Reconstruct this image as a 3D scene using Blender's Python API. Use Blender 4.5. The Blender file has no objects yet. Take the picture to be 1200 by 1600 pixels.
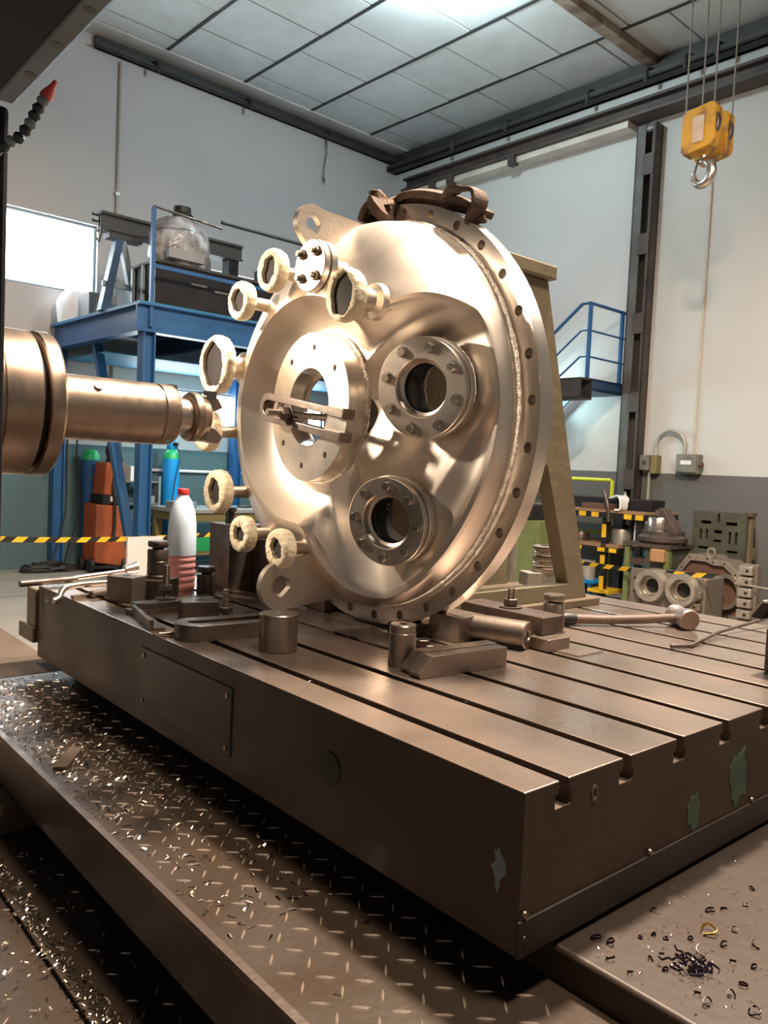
import bpy, bmesh, math, random
import numpy as np
from mathutils import Vector, Matrix, Quaternion
random.seed(7)
C = bpy.context.scene
COL = C.collection
PI = math.pi
YB = math.radians(1.715)            # the hall stands slightly turned against the machine table
# ------------------------------------------------------------------ camera
cam = bpy.data.cameras.new('camera'); co = bpy.data.objects.new('camera', cam); COL.objects.link(co); C.camera = co
cam.sensor_fit = 'VERTICAL'; cam.sensor_height = 24.0; cam.lens = 24.0 * 1254.62 / 1600.0
cam.clip_start = 0.05; cam.clip_end = 100
yaw, pit, rol = [math.radians(a) for a in (49.195, 3.097, 2.577)]
cy, sy, cp, sp, cr, sr = math.cos(yaw), math.sin(yaw), math.cos(pit), math.sin(pit), math.cos(rol), math.sin(rol)
fwd = Vector((cy*cp, sy*cp, -sp)); rt0 = Vector((sy, -cy, 0)); up0 = Vector((cy*sp, sy*sp, cp))
ix = rt0*cr + up0*sr; iy = rt0*sr - up0*cr
m = Matrix((ix, -iy, -fwd)).transposed().to_4x4(); m.translation = Vector((0, 0, 1.5)); co.matrix_world = m
# ------------------------------------------------------------------ world, lights, exposure
w = bpy.data.worlds.new('world'); C.world = w; w.use_nodes = True
w.node_tree.nodes['Background'].inputs[0].default_value = (0.62, 0.55, 0.48, 1)
w.node_tree.nodes['Background'].inputs[1].default_value = 0.24
C.view_settings.view_transform = 'Standard'; C.view_settings.look = 'None'
C.view_settings.exposure = 0.0; C.view_settings.gamma = 1.0; C.view_settings.use_curve_mapping = False
def lamp(name, kind, loc, power, color, size=.2, target=None, spot=None, blend=.4):
    l = bpy.data.lights.new(name, kind); l.energy = power; l.color = color
    o = bpy.data.objects.new(name, l); COL.objects.link(o); o.location = loc
    if kind == 'AREA': l.shape = 'DISK'; l.size = size
    else: l.shadow_soft_size = size
    if kind == 'SPOT': l.spot_size = math.radians(spot); l.spot_blend = blend
    if target: o.rotation_euler = (Vector(target)-Vector(loc)).to_track_quat('-Z', 'Y').to_euler()
    return o
WARM = (1.0, .79, .60); COOL = (.80, .92, 1.0)
lamp('work_lamp', 'SPOT', (-.15, 2.95, 2.50), 520, (1, .79, .60), .10, (1.45, 1.98, 1.62), 33, .9)
lamp('hot_spot_fill', 'SPOT', (.36, 3.1, 2.15), 150, (1, .84, .66), .05, (1.42, 1.80, 1.80), 15, 1.)  # added unseen spot that shapes the hot spot on the centre port ring
lamp('high_bay_lamp', 'AREA', (2.9, 1.7, 6.0), 1150, (1.0, .80, .62), .45, (2.0, 1.7, 0))
lamp('under_platform_lamp', 'AREA', (5.6, 9.3, 2.66), 45, (.62, .95, 1.0), .5, (5.4, 9.9, 0))
lamp('stair_lamp', 'AREA', (8.55, 7.3, 2.5), 40, (.62, .95, 1.0), .4, (9.73, 6.6, 1.6))
lamp('high_bay_lamp', 'AREA', (1.6, .2, 5.6), 280, WARM, .6, (1.6, .4, 0))
lamp('high_bay_lamp', 'AREA', (-1.6, 3.4, 5.6), 260, WARM, .6, (-1.4, 3.4, 0))
lamp('high_bay_lamp', 'AREA', (6.0, 1.0, 5.6), 170, (1, .88, .78), 1.8, (6.5, 1.5, 0))
lamp('hall_lamp', 'POINT', (6.3, 6.6, 6.74), 230, (.76, .95, 1.0), .15)
# ------------------------------------------------------------------ materials
def nodes(mt): return mt.node_tree.nodes, mt.node_tree.links
def mat(name, col, rough=.5, metal=0., col2=None, scale=6., bump=0., bscale=40., rvar=.0, detail=6., stretch=None, spec=None, emit=None, trans=0., alpha=None, mid=(.35, .65)):
    mt = bpy.data.materials.new(name); mt.use_nodes = True
    N, L = nodes(mt); b = N['Principled BSDF']
    b.inputs['Base Color'].default_value = (*col, 1); b.inputs['Roughness'].default_value = rough; b.inputs['Metallic'].default_value = metal
    if spec is not None: b.inputs['Specular IOR Level'].default_value = spec
    if trans: b.inputs['Transmission Weight'].default_value = trans
    if alpha is not None: b.inputs['Alpha'].default_value = alpha
    if emit: b.inputs['Emission Color'].default_value = (*emit[0], 1); b.inputs['Emission Strength'].default_value = emit[1]
    if col2 or bump or rvar:
        tc = N.new('ShaderNodeTexCoord'); mp = N.new('ShaderNodeMapping'); L.new(tc.outputs['Object'], mp.inputs[0])
        if stretch: mp.inputs['Scale'].default_value = stretch
        nz = N.new('ShaderNodeTexNoise'); nz.inputs['Scale'].default_value = scale; nz.inputs['Detail'].default_value = detail
        L.new(mp.outputs[0], nz.inputs['Vector'])
        if col2:
            rp = N.new('ShaderNodeValToRGB'); rp.color_ramp.elements[0].position = mid[0]; rp.color_ramp.elements[1].position = mid[1]
            rp.color_ramp.elements[0].color = (*col, 1); rp.color_ramp.elements[1].color = (*col2, 1)
            L.new(nz.outputs['Fac'], rp.inputs[0]); L.new(rp.outputs[0], b.inputs['Base Color'])
        if rvar:
            mr = N.new('ShaderNodeMapRange'); mr.inputs['To Min'].default_value = max(.02, rough-rvar); mr.inputs['To Max'].default_value = rough+rvar
            mr.inputs['From Min'].default_value = .3; mr.inputs['From Max'].default_value = .7
            L.new(nz.outputs['Fac'], mr.inputs['Value']); L.new(mr.outputs[0], b.inputs['Roughness'])
        if bump:
            n2 = N.new('ShaderNodeTexNoise'); n2.inputs['Scale'].default_value = bscale; n2.inputs['Detail'].default_value = 4
            L.new(mp.outputs[0], n2.inputs['Vector'])
            bp = N.new('ShaderNodeBump'); bp.inputs['Strength'].default_value = bump; bp.inputs['Distance'].default_value = .01
            L.new(n2.outputs['Fac'], bp.inputs['Height']); L.new(bp.outputs[0], b.inputs['Normal'])
    return mt
def banded(name, lo, hi, z, rough, lo2, hi2):
    """wall paint: dado colour below z, upper colour above"""
    mt = mat(name, lo, rough, 0, lo2, 1.3, .15, 25); N, L = nodes(mt); b = N['Principled BSDF']
    low = b.inputs['Base Color'].links[0].from_socket
    tc = N.new('ShaderNodeTexCoord'); sx = N.new('ShaderNodeSeparateXYZ'); L.new(tc.outputs['Object'], sx.inputs[0])
    nz = N.new('ShaderNodeTexNoise'); nz.inputs['Scale'].default_value = .55; nz.inputs['Detail'].default_value = 9; L.new(tc.outputs['Object'], nz.inputs['Vector'])
    rp = N.new('ShaderNodeValToRGB'); rp.color_ramp.elements[0].position = .35; rp.color_ramp.elements[1].position = .7
    rp.color_ramp.elements[0].color = (*hi, 1); rp.color_ramp.elements[1].color = (*hi2, 1); L.new(nz.outputs['Fac'], rp.inputs[0])
    gt = N.new('ShaderNodeMath'); gt.operation = 'GREATER_THAN'; gt.inputs[1].default_value = z; L.new(sx.outputs['Z'], gt.inputs[0])
    mx = N.new('ShaderNodeMix'); mx.data_type = 'RGBA'; L.new(gt.outputs[0], mx.inputs[0]); L.new(low, mx.inputs[6]); L.new(rp.outputs[0], mx.inputs[7])
    L.new(mx.outputs[2], b.inputs['Base Color']); return mt
M = {}
M['stainless'] = mat('stainless', (.88, .81, .73), .40, 1, (.80, .72, .63), 5, .035, 26, .05)
M['stainless_turned'] = mat('stainless_turned', (.80, .74, .66), .32, 1, (.70, .64, .57), 8, .04, 160, .06)
M['stainless_dull'] = mat('stainless_dull', (.62, .55, .47), .42, .9, (.5, .44, .38), 9, .06, 60, .06)
M['weld'] = mat('weld', (.86, .8, .72), .35, .9, (.6, .54, .48), 120, .9, 260)
M['steel'] = mat('steel', (.36, .305, .26), .36, .95, (.24, .195, .165), 14, .08, 60, .08)
M['steel_bright'] = mat('steel_bright', (.70, .64, .57), .27, 1, (.52, .46, .4), 20, .05, 90, .06)
M['steel_dark'] = mat('steel_dark', (.16, .125, .105), .42, .75, (.09, .07, .06), 12, .12, 60, .08)
M['spindle'] = mat('spindle', (.43, .345, .28), .33, 1, (.35, .27, .215), 3, .03, 40, .06, stretch=(9, 1, 1))
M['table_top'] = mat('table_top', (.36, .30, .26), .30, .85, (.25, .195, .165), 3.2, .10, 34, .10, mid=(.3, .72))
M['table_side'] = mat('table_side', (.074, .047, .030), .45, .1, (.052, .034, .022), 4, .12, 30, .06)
M['tread'] = mat('tread', (.040, .026, .017), .42, .2, (.034, .023, .015), 5, .08, 60, .10)
M['tread_rib'] = mat('tread_rib', (.64, .53, .44), .34, .75)
M['plain_plate'] = mat('plain_plate', (.040, .027, .019), .5, .2, (.029, .020, .014), 4, .12, 30, .08)
M['dark_paint'] = mat('dark_paint', (.048, .036, .028), .4, .2, (.030, .023, .02), 5, .1, 40)
M['machine_dark'] = mat('machine_dark', (.0055, .0065, .010), .6, .0, (.004, .0045, .007), 3, .1, 30, spec=.15)
M['machine_grey'] = mat('machine_grey', (.030, .034, .044), .4, .3, (.06, .08, .105), 2.5, .1, 50, .1)
M['black'] = mat('black', (.012, .011, .011), .5)
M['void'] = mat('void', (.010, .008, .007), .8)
M['rubber'] = mat('rubber', (.02, .02, .02), .6)
M['olive'] = mat('olive', (.175, .145, .09), .5, .05, (.13, .108, .066), 4, .2, 18, mid=(.3, .7))
M['olive_edge'] = mat('olive_edge', (.11, .085, .055), .5, .1, (.10, .075, .05), 10)
M['green_cast'] = mat('green_cast', (.085, .085, .062), .5, .1, (.060, .060, .045), 5, .2, 20)
M['green_paint'] = mat('green_paint', (.16, .19, .07), .5, 0, (.12, .145, .055), 4)
M['blue'] = mat('blue', (.020, .105, .27), .42, 0, (.016, .085, .22), 3, .1, 30)
M['blue_dark'] = mat('blue_dark', (.016, .06, .14), .5, 0, (.012, .045, .11), 3)
M['blue_sheet'] = mat('blue_sheet', (.020, .19, .34), .6)
M['cyl_blue'] = mat('cyl_blue', (.010, .29, .70), .35)
M['cyl_green'] = mat('cyl_green', (.02, .40, .13), .4)
M['orange'] = mat('orange', (.42, .095, .025), .5, 0, (.32, .070, .02), 3)
M['yellow'] = mat('yellow', (.80, .50, .015), .45, 0, (.62, .36, .02), 6)
M['lime'] = mat('lime', (.55, .60, .02), .5)
M['hook_yellow'] = mat('hook_yellow', (.58, .29, .012), .55, 0, (.20, .085, .03), 5.5, .15, 30, mid=(.46, .62))
M['hook_label'] = mat('hook_label', (.52, .34, .22), .6, 0, (.62, .47, .36), 9)
M['red'] = mat('red', (.62, .03, .035), .4)
M['nozzle_red'] = mat('nozzle_red', (.62, .09, .07), .45)
M['brown_steel'] = mat('brown_steel', (.085, .062, .052), .6, .2, (.05, .038, .034), 3, .15, 30)
M['grey_beam'] = mat('grey_beam', (.05, .048, .048), .6, .2, (.034, .033, .033), 2, .15, 30)
M['plaster'] = mat('plaster', (.56, .54, .52), .8, 0, (.48, .45, .41), 2, .2, 20)
M['cream_ledge'] = mat('cream_ledge', (.60, .55, .47), .8, 0, (.50, .44, .36), 3)
M['panel'] = mat('panel', (.60, .63, .63), .55, 0, (.53, .56, .55), 2.5, .2, 30)
M['bar'] = mat('bar', (.045, .048, .05), .5, .3)
M['concrete'] = mat('concrete', (.36, .33, .29), .45, 0, (.25, .23, .20), 1.6, .12, 25, .12)
M['paper'] = mat('paper', (.84, .75, .57), .7, 0, (.76, .66, .47), 14, .5, 60)
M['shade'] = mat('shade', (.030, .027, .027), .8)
M['strap'] = mat('strap', (.105, .065, .046), .9, 0, (.065, .042, .032), 30, .5, 220)
M['bottle'] = mat('bottle', (.64, .78, .93), .28, 0, (.58, .72, .89), 6)
M['bottle_pink'] = mat('bottle_pink', (.92, .46, .46), .3, 0, (.86, .38, .39), 6)
M['pale_board'] = mat('pale_board', (.74, .60, .57), .6)
M['clear_plastic'] = mat('clear_plastic', (.48, .49, .52), .2, 0, (.17, .165, .17), 6, 1.0, 16, mid=(.35, .62))
M['sack'] = mat('sack', (.80, .82, .84), .6, 0, (.7, .73, .76), 5, .5, 12)
M['grey_box'] = mat('grey_box', (.27, .26, .26), .7, 0, (.22, .21, .21), 4)
M['dark_box'] = mat('dark_box', (.013, .011, .013), .6, 0, (.022, .020, .022), 3, spec=.2)
M['grey_metal'] = mat('grey_metal', (.30, .29, .25), .45, .5, (.22, .21, .18), 6)
M['switch_grey'] = mat('switch_grey', (.20, .185, .15), .5, .2, (.155, .14, .11), 7)
M['conduit'] = mat('conduit', (.42, .40, .35), .45, .4)
M['white'] = mat('white', (.78, .77, .74), .5)
M['casting'] = mat('casting', (.20, .165, .14), .45, .5, (.20, .165, .135), 6, .25, 25, .1)
M['casting_face'] = mat('casting_face', (.52, .47, .41), .38, .8, (.40, .35, .3), 10, .08, 60)
M['rust'] = mat('rust', (.12, .070, .050), .7, .1, (.13, .06, .035), 8)
M['wood'] = mat('wood', (.42, .25, .12), .6, 0, (.34, .19, .09), 8, stretch=(1, 6, 1))
M['hammer_wood'] = mat('hammer_wood', (.12, .080, .064), .5, .1, (.09, .060, .048), 10, stretch=(1, 8, 8))
M['copper_grey'] = mat('copper_grey', (.36, .32, .30), .4, .8, (.22, .19, .19), 14, .2, 40)
M['hammer_face'] = mat('hammer_face', (.20, .15, .12), .5, .5, (.2, .13, .10), 20, .3, 60)
M['stained'] = mat('stained', (.34, .28, .225), .8, 0, (.17, .12, .09), 3.5, .3, 20, mid=(.4, .6))
M['brown_steel_matte'] = mat('brown_steel_matte', (.11, .085, .066), .85, 0, (.08, .06, .048), 4, spec=.1)
M['work_brown'] = mat('work_brown', (.20, .165, .14), .36, .8, (.13, .105, .09), 14, .1, 60, .08)
M['column_grey'] = mat('column_grey', (.115, .11, .105), .6, .2, (.08, .07, .062), 3)
M['steel_black'] = mat('steel_black', (.035, .028, .025), .6, .1, (.025, .02, .018), 6)
M['glass'] = mat('glass', (.30, .27, .25), .03, 0, trans=1.)
M['bench_top'] = mat('bench_top', (.34, .36, .36), .3, .2)
M['bench_olive'] = mat('bench_olive', (.19, .155, .055), .55)
M['bench_wood'] = mat('bench_wood', (.28, .17, .09), .6)
M['pane'] = mat('pane', (.9, .95, 1), .4, emit=((.84, .94, 1.0), 18))
M['frame_grey'] = mat('frame_grey', (.20, .25, .28), .5)
M['chip'] = mat('chip', (.055, .040, .040), .35, .9)
M['chip_bright'] = mat('chip_bright', (.80, .70, .60), .25, 1)
M['chip_gold'] = mat('chip_gold', (.80, .58, .16), .25, 1)
M['chip_violet'] = mat('chip_violet', (.075, .055, .085), .35, .8)
M['green_patch'] = mat('green_patch', (.085, .15, .105), .55, 0, (.060, .10, .075), 9)
M['cover_panel'] = mat('cover_panel', (.050, .044, .034), .38, .2, (.028, .040, .030), 2.2, .08, 40, mid=(.42, .6))
M['mark'] = mat('mark', (.20, .17, .14), .5, .3)
M['tool_hole'] = M['void']
M['wall_left'] = banded('wall_left', (.080, .145, .162), (.50, .475, .465), 1.64, .75, (.070, .125, .142), (.455, .435, .43))
M['wall_right'] = banded('wall_right', (.135, .13, .125), (.56, .565, .56), 1.60, .75, (.115, .115, .112), (.54, .515, .48))
# ------------------------------------------------------------------ mesh helpers
def B(): return bmesh.new()
def face(bm, vs):
    try: return bm.faces.new(vs)
    except ValueError: return None
def box(bm, x0, x1, y0, y1, z0, z1, mtx=None):
    v = [bm.verts.new((x, y, z)) for z in (z0, z1) for y in (y0, y1) for x in (x0, x1)]
    for f in ((0, 2, 3, 1), (4, 5, 7, 6), (0, 1, 5, 4), (2, 6, 7, 3), (0, 4, 6, 2), (1, 3, 7, 5)): bm.faces.new([v[i] for i in f])
    if mtx is not None: bmesh.ops.transform(bm, matrix=mtx, verts=v)
    return v
def frame(d):
    d = Vector(d).normalized(); a = Vector((0, 0, 1)) if abs(d.z) < .9 else Vector((1, 0, 0))
    u = d.cross(a).normalized(); return d, u, d.cross(u).normalized()
def lathe(bm, prof, org=(0, 0, 0), axis=(0, 0, 1), n=24, closed=False, phase=0.):
    """prof: (radius, distance along axis)"""
    d, u, v = frame(axis); org = Vector(org); rings = []
    for r, t in prof:
        if r <= 1e-6: rings.append([bm.verts.new(org+d*t)])
        else: rings.append([bm.verts.new(org+d*t+(u*math.cos(phase+2*PI*k/n)+v*math.sin(phase+2*PI*k/n))*r) for k in range(n)])
    pr = list(zip(rings, rings[1:]+rings[:1])) if closed else list(zip(rings, rings[1:]))
    for a, b in pr:
        for k in range(n):
            q = (k+1) % n
            if len(a) == 1 and len(b) == 1: continue
            if len(a) == 1: face(bm, [a[0], b[q], b[k]])
            elif len(b) == 1: face(bm, [a[k], a[q], b[0]])
            else: face(bm, [a[k], a[q], b[q], b[k]])
    return rings
def cyl(bm, p0, p1, r0, r1=None, n=20, bev=0.):
    r1 = r0 if r1 is None else r1; p0 = Vector(p0); p1 = Vector(p1); h = (p1-p0).length
    if bev: pr = [(0, 0), (r0-bev, 0), (r0, bev), (r1, h-bev), (r1-bev, h), (0, h)]
    else: pr = [(0, 0), (r0, 0), (r1, h), (0, h)]
    return lathe(bm, pr, p0, p1-p0, n)
def prism(bm, pts, axis, lo, hi):
    def P(a, b, t): return {'x': (t, a, b), 'y': (a, t, b), 'z': (a, b, t)}[axis]
    n = len(pts); A = [bm.verts.new(P(a, b, lo)) for a, b in pts]; D = [bm.verts.new(P(a, b, hi)) for a, b in pts]
    bm.faces.new(A); bm.faces.new(D[::-1])
    for k in range(n): bm.faces.new([A[k], D[k], D[(k+1) % n], A[(k+1) % n]])
def tube(bm, pts, r, n=8, cap=True, rr=None):
    pts = [Vector(p) for p in pts]; rings = []; prev = None
    for i, p in enumerate(pts):
        d = (pts[min(i+1, len(pts)-1)]-pts[max(i-1, 0)]).normalized()
        if prev is None: _, u, v = frame(d)
        else:
            u = (prev-d*prev.dot(d)).normalized(); v = d.cross(u)
        prev = u; q = r if rr is None else rr[i]
        rings.append([bm.verts.new(p+(u*math.cos(2*PI*k/n)+v*math.sin(2*PI*k/n))*q) for k in range(n)])
    for a, b in zip(rings, rings[1:]):
        for k in range(n): bm.faces.new([a[k], a[(k+1) % n], b[(k+1) % n], b[k]])
    if cap: bm.faces.new(rings[0][::-1]); bm.faces.new(rings[-1])
def spline(pts, k=6):
    pts = [Vector(p) for p in pts]; out = []
    for i in range(len(pts)-1):
        p0, p1, p2, p3 = pts[max(i-1, 0)], pts[i], pts[i+1], pts[min(i+2, len(pts)-1)]
        for j in range(k):
            t = j/k
            out.append(.5*((2*p1)+(p2-p0)*t+(2*p0-5*p1+4*p2-p3)*t*t+(3*p1-p0-3*p2+p3)*t**3))
    return out+[pts[-1]]
def ribbon(bm, pts, wid, th, k=6):
    """pts: (point, width direction)"""
    P = spline([p for p, _ in pts], k); W = spline([q for _, q in pts], k); R = []
    for i, p in enumerate(P):
        d = (P[min(i+1, len(P)-1)]-P[max(i-1, 0)]).normalized(); a = (W[i]-d*W[i].dot(d)).normalized(); n = d.cross(a)
        R.append([bm.verts.new(p+a*x*wid/2+n*y*th/2) for x, y in ((-1, -1), (1, -1), (1, 1), (-1, 1))])
    for a, b in zip(R, R[1:]):
        for j in range(4): bm.faces.new([a[j], a[(j+1) % 4], b[(j+1) % 4], b[j]])
    bm.faces.new(R[0][::-1]); bm.faces.new(R[-1])
def hexa(bm, org, axis, r, h, phase=0): return lathe(bm, [(0, 0), (r*.93, 0), (r, r*.07), (r, h-r*.08), (r*.9, h), (0, h)], org, axis, 6, phase=phase)
def holed_ring(bm, c, ri, ro, nh, hr, hR, ph, t0, t1, seg=16, deep=None):
    """ring facing -X with nh bolt holes; c centre (x is the front face), t0..t1 thickness along +X"""
    cx, cyy, cz = c; step = 2*PI/nh
    def P(r, a, x): return (cx+x, cyy+r*math.cos(a), cz+r*math.sin(a))
    hole_all = []
    for i in range(nh):
        a0 = ph+(i-.5)*step; ac = ph+i*step
        outline = []
        m = seg//4
        for k in range(m): outline.append((ro, a0+step*k/m))
        for k in range(m): outline.append((ro+(ri-ro)*k/m, a0+step))
        for k in range(m): outline.append((ri, a0+step-step*k/m))
        for k in range(m): outline.append((ri+(ro-ri)*k/m, a0))
        ov = [bm.verts.new(P(r, a, t0)) for r, a in outline]
        hc = Vector(P(hR, ac, t0)); hv = []
        for v in ov:
            d = v.co-hc; ang = math.atan2(d.z, d.y); hv.append((ang, v))
        ring = [bm.verts.new((hc.x, hc.y+hr*math.cos(a), hc.z+hr*math.sin(a))) for a, _ in hv]
        back = [bm.verts.new((hc.x+(deep or (t1-t0)*.98), v.co.y, v.co.z)) for v in ring]
        n = len(ov)
        for k in range(n):
            q = (k+1) % n
            face(bm, [ov[k], ov[q], ring[q], ring[k]]); face(bm, [ring[k], ring[q], back[q], back[k]])
        face(bm, back)
    lathe(bm, [(ro, t0), (ro, t1), (ri, t1), (ri, t0)], c, (1, 0, 0), 128)
def bevel(o, wdt=.003, seg=2, ang=35):
    md = o.modifiers.new('bevel', 'BEVEL'); md.width = wdt; md.segments = seg; md.limit_method = 'ANGLE'; md.angle_limit = math.radians(ang); return o
def obj(name, bm, mt, parent=None, loc=None, b=False, smooth=38, bev=0., weld=True):
    if weld: bmesh.ops.remove_doubles(bm, verts=bm.verts, dist=1e-5)
    bmesh.ops.recalc_face_normals(bm, faces=bm.faces)
    me = bpy.data.meshes.new(name)
    if smooth:
        a = math.radians(smooth)
        for f in bm.faces: f.smooth = True
        for e in bm.edges:
            if len(e.link_faces) == 2 and e.calc_face_angle(0) > a: e.smooth = False
    bm.to_mesh(me); bm.free(); me.materials.append(mt if not isinstance(mt, str) else M[mt])
    o = bpy.data.objects.new(name, me); COL.objects.link(o)
    if parent: o.parent = parent
    if loc is not None:
        o.location = Matrix.Rotation(YB, 3, 'Z') @ Vector(loc) if b and not parent else loc
    if b and not parent: o.rotation_euler.z = YB
    if bev: bevel(o, bev)
    return o
def tag(o, label, cat, group=None):
    o['label'] = label; o['category'] = cat
    if group: o['group'] = group
    return o
def thing(name, label, cat, loc=(0, 0, 0), rz=0., group=None, b=False):
    o = bpy.data.objects.new(name, None); COL.objects.link(o); o.empty_display_size = .05
    o.location = Matrix.Rotation(YB, 3, 'Z') @ Vector(loc) if b else loc
    o.rotation_euler.z = rz+(YB if b else 0)
    return tag(o, label, cat, group)
def struct(name, bm, mt, b=True, **k):
    o = obj(name, bm, mt, b=b, **k); o['kind'] = 'structure'; return o
def kids(o): return [c for c in bpy.data.objects if c.parent is o]
def dup(o, parent=None, **k):
    c = o.copy(); COL.objects.link(c)
    if parent: c.parent = parent
    for ch in kids(o): dup(ch, c)
    for a, v in k.items():
        if a == 'loc': c.location = v
        elif a == 'rz': c.rotation_euler.z = v
        else: c[a] = v
    return c
def inst(src, parent, loc=None, rot=None):
    c = src.copy(); COL.objects.link(c); c.parent = parent
    if loc is not None: c.location = loc
    if rot is not None: c.rotation_euler = rot
    return c
# ================================================================== THE HALL (own frame, turned by YB)
XW, YW, ZC = 9.73, 10.7, 7.0
bm = B(); box(bm, -6, 12, -5, 12, -.1, 0); struct('floor', bm, 'concrete')
def wall_y(name, x0, x1, z0, z1, y, th, holes, mt):
    bm = B(); xs = sorted({x0, x1, *[h[0] for h in holes], *[h[1] for h in holes]}); zs = sorted({z0, z1, *[h[2] for h in holes], *[h[3] for h in holes]})
    for a, c in zip(xs, xs[1:]):
        for e, f in zip(zs, zs[1:]):
            if any(h[0] <= a and c <= h[1] and h[2] <= e and f <= h[3] for h in holes): continue
            box(bm, a, c, y, y+th, e, f)
    return struct(name, bm, mt, smooth=0)
WINS = [(2.55, 4.42, 3.62, 4.55), (5.75, 7.1, 3.50, 4.32), (5.0, 8.35, 2.0, 2.52)]
wall_y('wall_left', -3, 11.4, 0, 7.6, YW, .25, WINS, 'wall_left')
bm = B(); box(bm, XW, XW+.25, -3, YW+.25, 0, 7.6); struct('wall_right', bm, 'wall_right', smooth=0)
mull = [[2.62], [6.42], [6.04, 7.0, 7.75]]
for i, (x0, x1, z0, z1) in enumerate(WINS):
    bm = B(); f = .035
    for a, c in ((x0, x0+f), (x1-f, x1)): box(bm, a, c, YW+.05, YW+.11, z0, z1)
    for a, c in ((z0, z0+f), (z1-f, z1)): box(bm, x0, x1, YW+.05, YW+.11, a, c)
    for q in mull[i]: box(bm, q-.04, q+.04, YW+.05, YW+.11, z0, z1)
    wn = struct('window_%d' % (i+1), bm, 'frame_grey', smooth=0)
    xs = [x0]+mull[i]+[x1]
    for a, c in zip(xs, xs[1:]):
        bm = B(); box(bm, a+.03, c-.03, YW+.075, YW+.085, z0+.03, z1-.03); obj('pane', bm, 'pane', wn, smooth=0)
# ceiling: slab, then every panel set between dark bars
bm = B(); box(bm, -3, XW+.25, -3, YW+.25, ZC+.04, ZC+.14); ceil = struct('ceiling', bm, 'bar', smooth=0)
P0, PW, PL = 5.17, 1.216, .99
src = None
for i in range(-3, 4):
    xa = P0+PW*(i); xb = min(xa+PW, XW)
    off = .49 if i % 2 else 0.
    y = 10.54-off
    ys = [10.36]
    while y > 10.36: y -= PL
    while y > .8: ys.append(y); y -= PL
    for k in range(len(ys)-1):
        ya, yb = ys[k+1], ys[k]
        if xb-xa < .2 or yb-ya < .1: continue
        g = .013; jit = random.uniform(-.006, .006)
        bm = B(); box(bm, xa+.02, xb-.02, ya+g, yb-g, ZC+jit, ZC+.03); obj('ceiling_panel', bm, 'panel', ceil, smooth=0)
    bm = B(); box(bm, xa-.022, xa+.022, .8, 10.36, ZC-.012, ZC+.03); obj('ceiling_bar', bm, 'bar', ceil, smooth=0)
bm = B(); box(bm, -2, XW, 10.36, YW, ZC-.03, ZC+.03); struct('trim_1', bm, 'plaster', smooth=0)
bm = B(); box(bm, 4.3, XW-.05, 10.53, YW-.02, 6.80, 6.83); box(bm, 4.3, XW-.05, YW-.06, YW-.02, 6.80, 6.96); struct('trim_2', bm, 'grey_beam', smooth=0)
bm = B(); box(bm, 9.48, XW-.01, 1, 10.66, 6.66, 6.69); box(bm, 9.66, XW-.01, 1, 10.66, 6.66, 6.97); box(bm, 9.48, 9.51, 1, 10.66, 6.66, 6.74); struct('trim_3', bm, 'grey_beam', smooth=0)
# crane rail along the right wall with its ledge
t = thing('crane_rail', 'dark brown steel crane rail running below the ceiling along the right wall', 'rail', (9.58, 6.5, 6.2), b=True)
bm = B(); box(bm, -.16, .14, -4.5, 3.72, 0, .03); box(bm, -.03, .03, -4.5, 3.72, .03, .2); box(bm, -.12, .12, -4.5, 3.72, .19, .225); obj('rail_beam', bm, 'brown_steel', t, smooth=0)
bm = B(); box(bm, -.10, .145, -.55, 3.4, -.09, -.002); obj('ledge', bm, 'cream_ledge', t, smooth=0)
for k, y in enumerate((1.35, 2.6, 3.0)):
    bm = B(); box(bm, -.16, -.05, y-.06, y+.06, -.13, -.002); obj('bracket', bm, 'brown_steel', t, smooth=0)
t0 = None
for k, (x, y, sd) in enumerate([(9.6, 4.79, 0), (9.6, 5.19, 0), (9.6, 5.72, 0), (9.6, 6.6, 0), (9.6, 8.03, 0), (9.6, 9.11, 0), (5.1, 10.58, 1), (6.58, 10.58, 1), (8.07, 10.58, 1)]):
    bm = B()
    if sd: tube(bm, [(0, .06, .17), (0, -.10, .12), (0, -.12, .08), (0, -.12, -.02)], .022, 6)
    else: tube(bm, [(.08, 0, .2), (-.10, 0, .16), (-.13, 0, .11), (-.13, 0, -.02)], .028, 6)
    lab = ['nearest to the hook ropes', 'second along from the hook ropes', 'third along, above the steel column', 'fourth along, left of the steel column', 'fifth along, above the hanging strap', 'last before the room corner'][k] if not sd else ['leftmost on the left wall', 'middle one on the left wall', 'rightmost on the left wall'][k-6]
    o = obj('cable_hanger', bm, 'grey_beam', None, (x, y, 6.62 if not sd else 6.72), b=True)
    tag(o, 'bent dark cable hanger under the ceiling beam, '+lab, 'bracket', 'cable hangers along the ceiling beams')
bm = B(); tube(bm, spline([(0, 0, .02), (.015, -.01, -.25), (-.02, 0, -.5), (0, -.01, -.72), (-.05, 0, -.60)], 5), .008, 5)
tag(obj('hanging_wire', bm, 'bar', None, (8.1, 10.62, 6.80), b=True), 'thin dusty wire hanging down the left wall near the corner', 'wire')
bm = B(); box(bm, -1.6, XW-5.1, -.075, .075, -.09, .0); o = struct('trim_4', bm, 'stained', loc=(5.1, 5.76, ZC-.02), smooth=0)
bm = B(); cyl(bm, (0, 0, -3.3), (0, 0, 2.0), .018, n=8); box(bm, -.03, .03, -.02, .02, .25, .30); struct('trim_5', bm, 'conduit', loc=(4.66, YW-.03, 4.75))
bm = B(); cyl(bm, (0, 0, -1.0), (0, 0, 3.6), .014, n=8); struct('trim_6', bm, 'cream_ledge', loc=(XW-.015, 4.87, 2.6))
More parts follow.
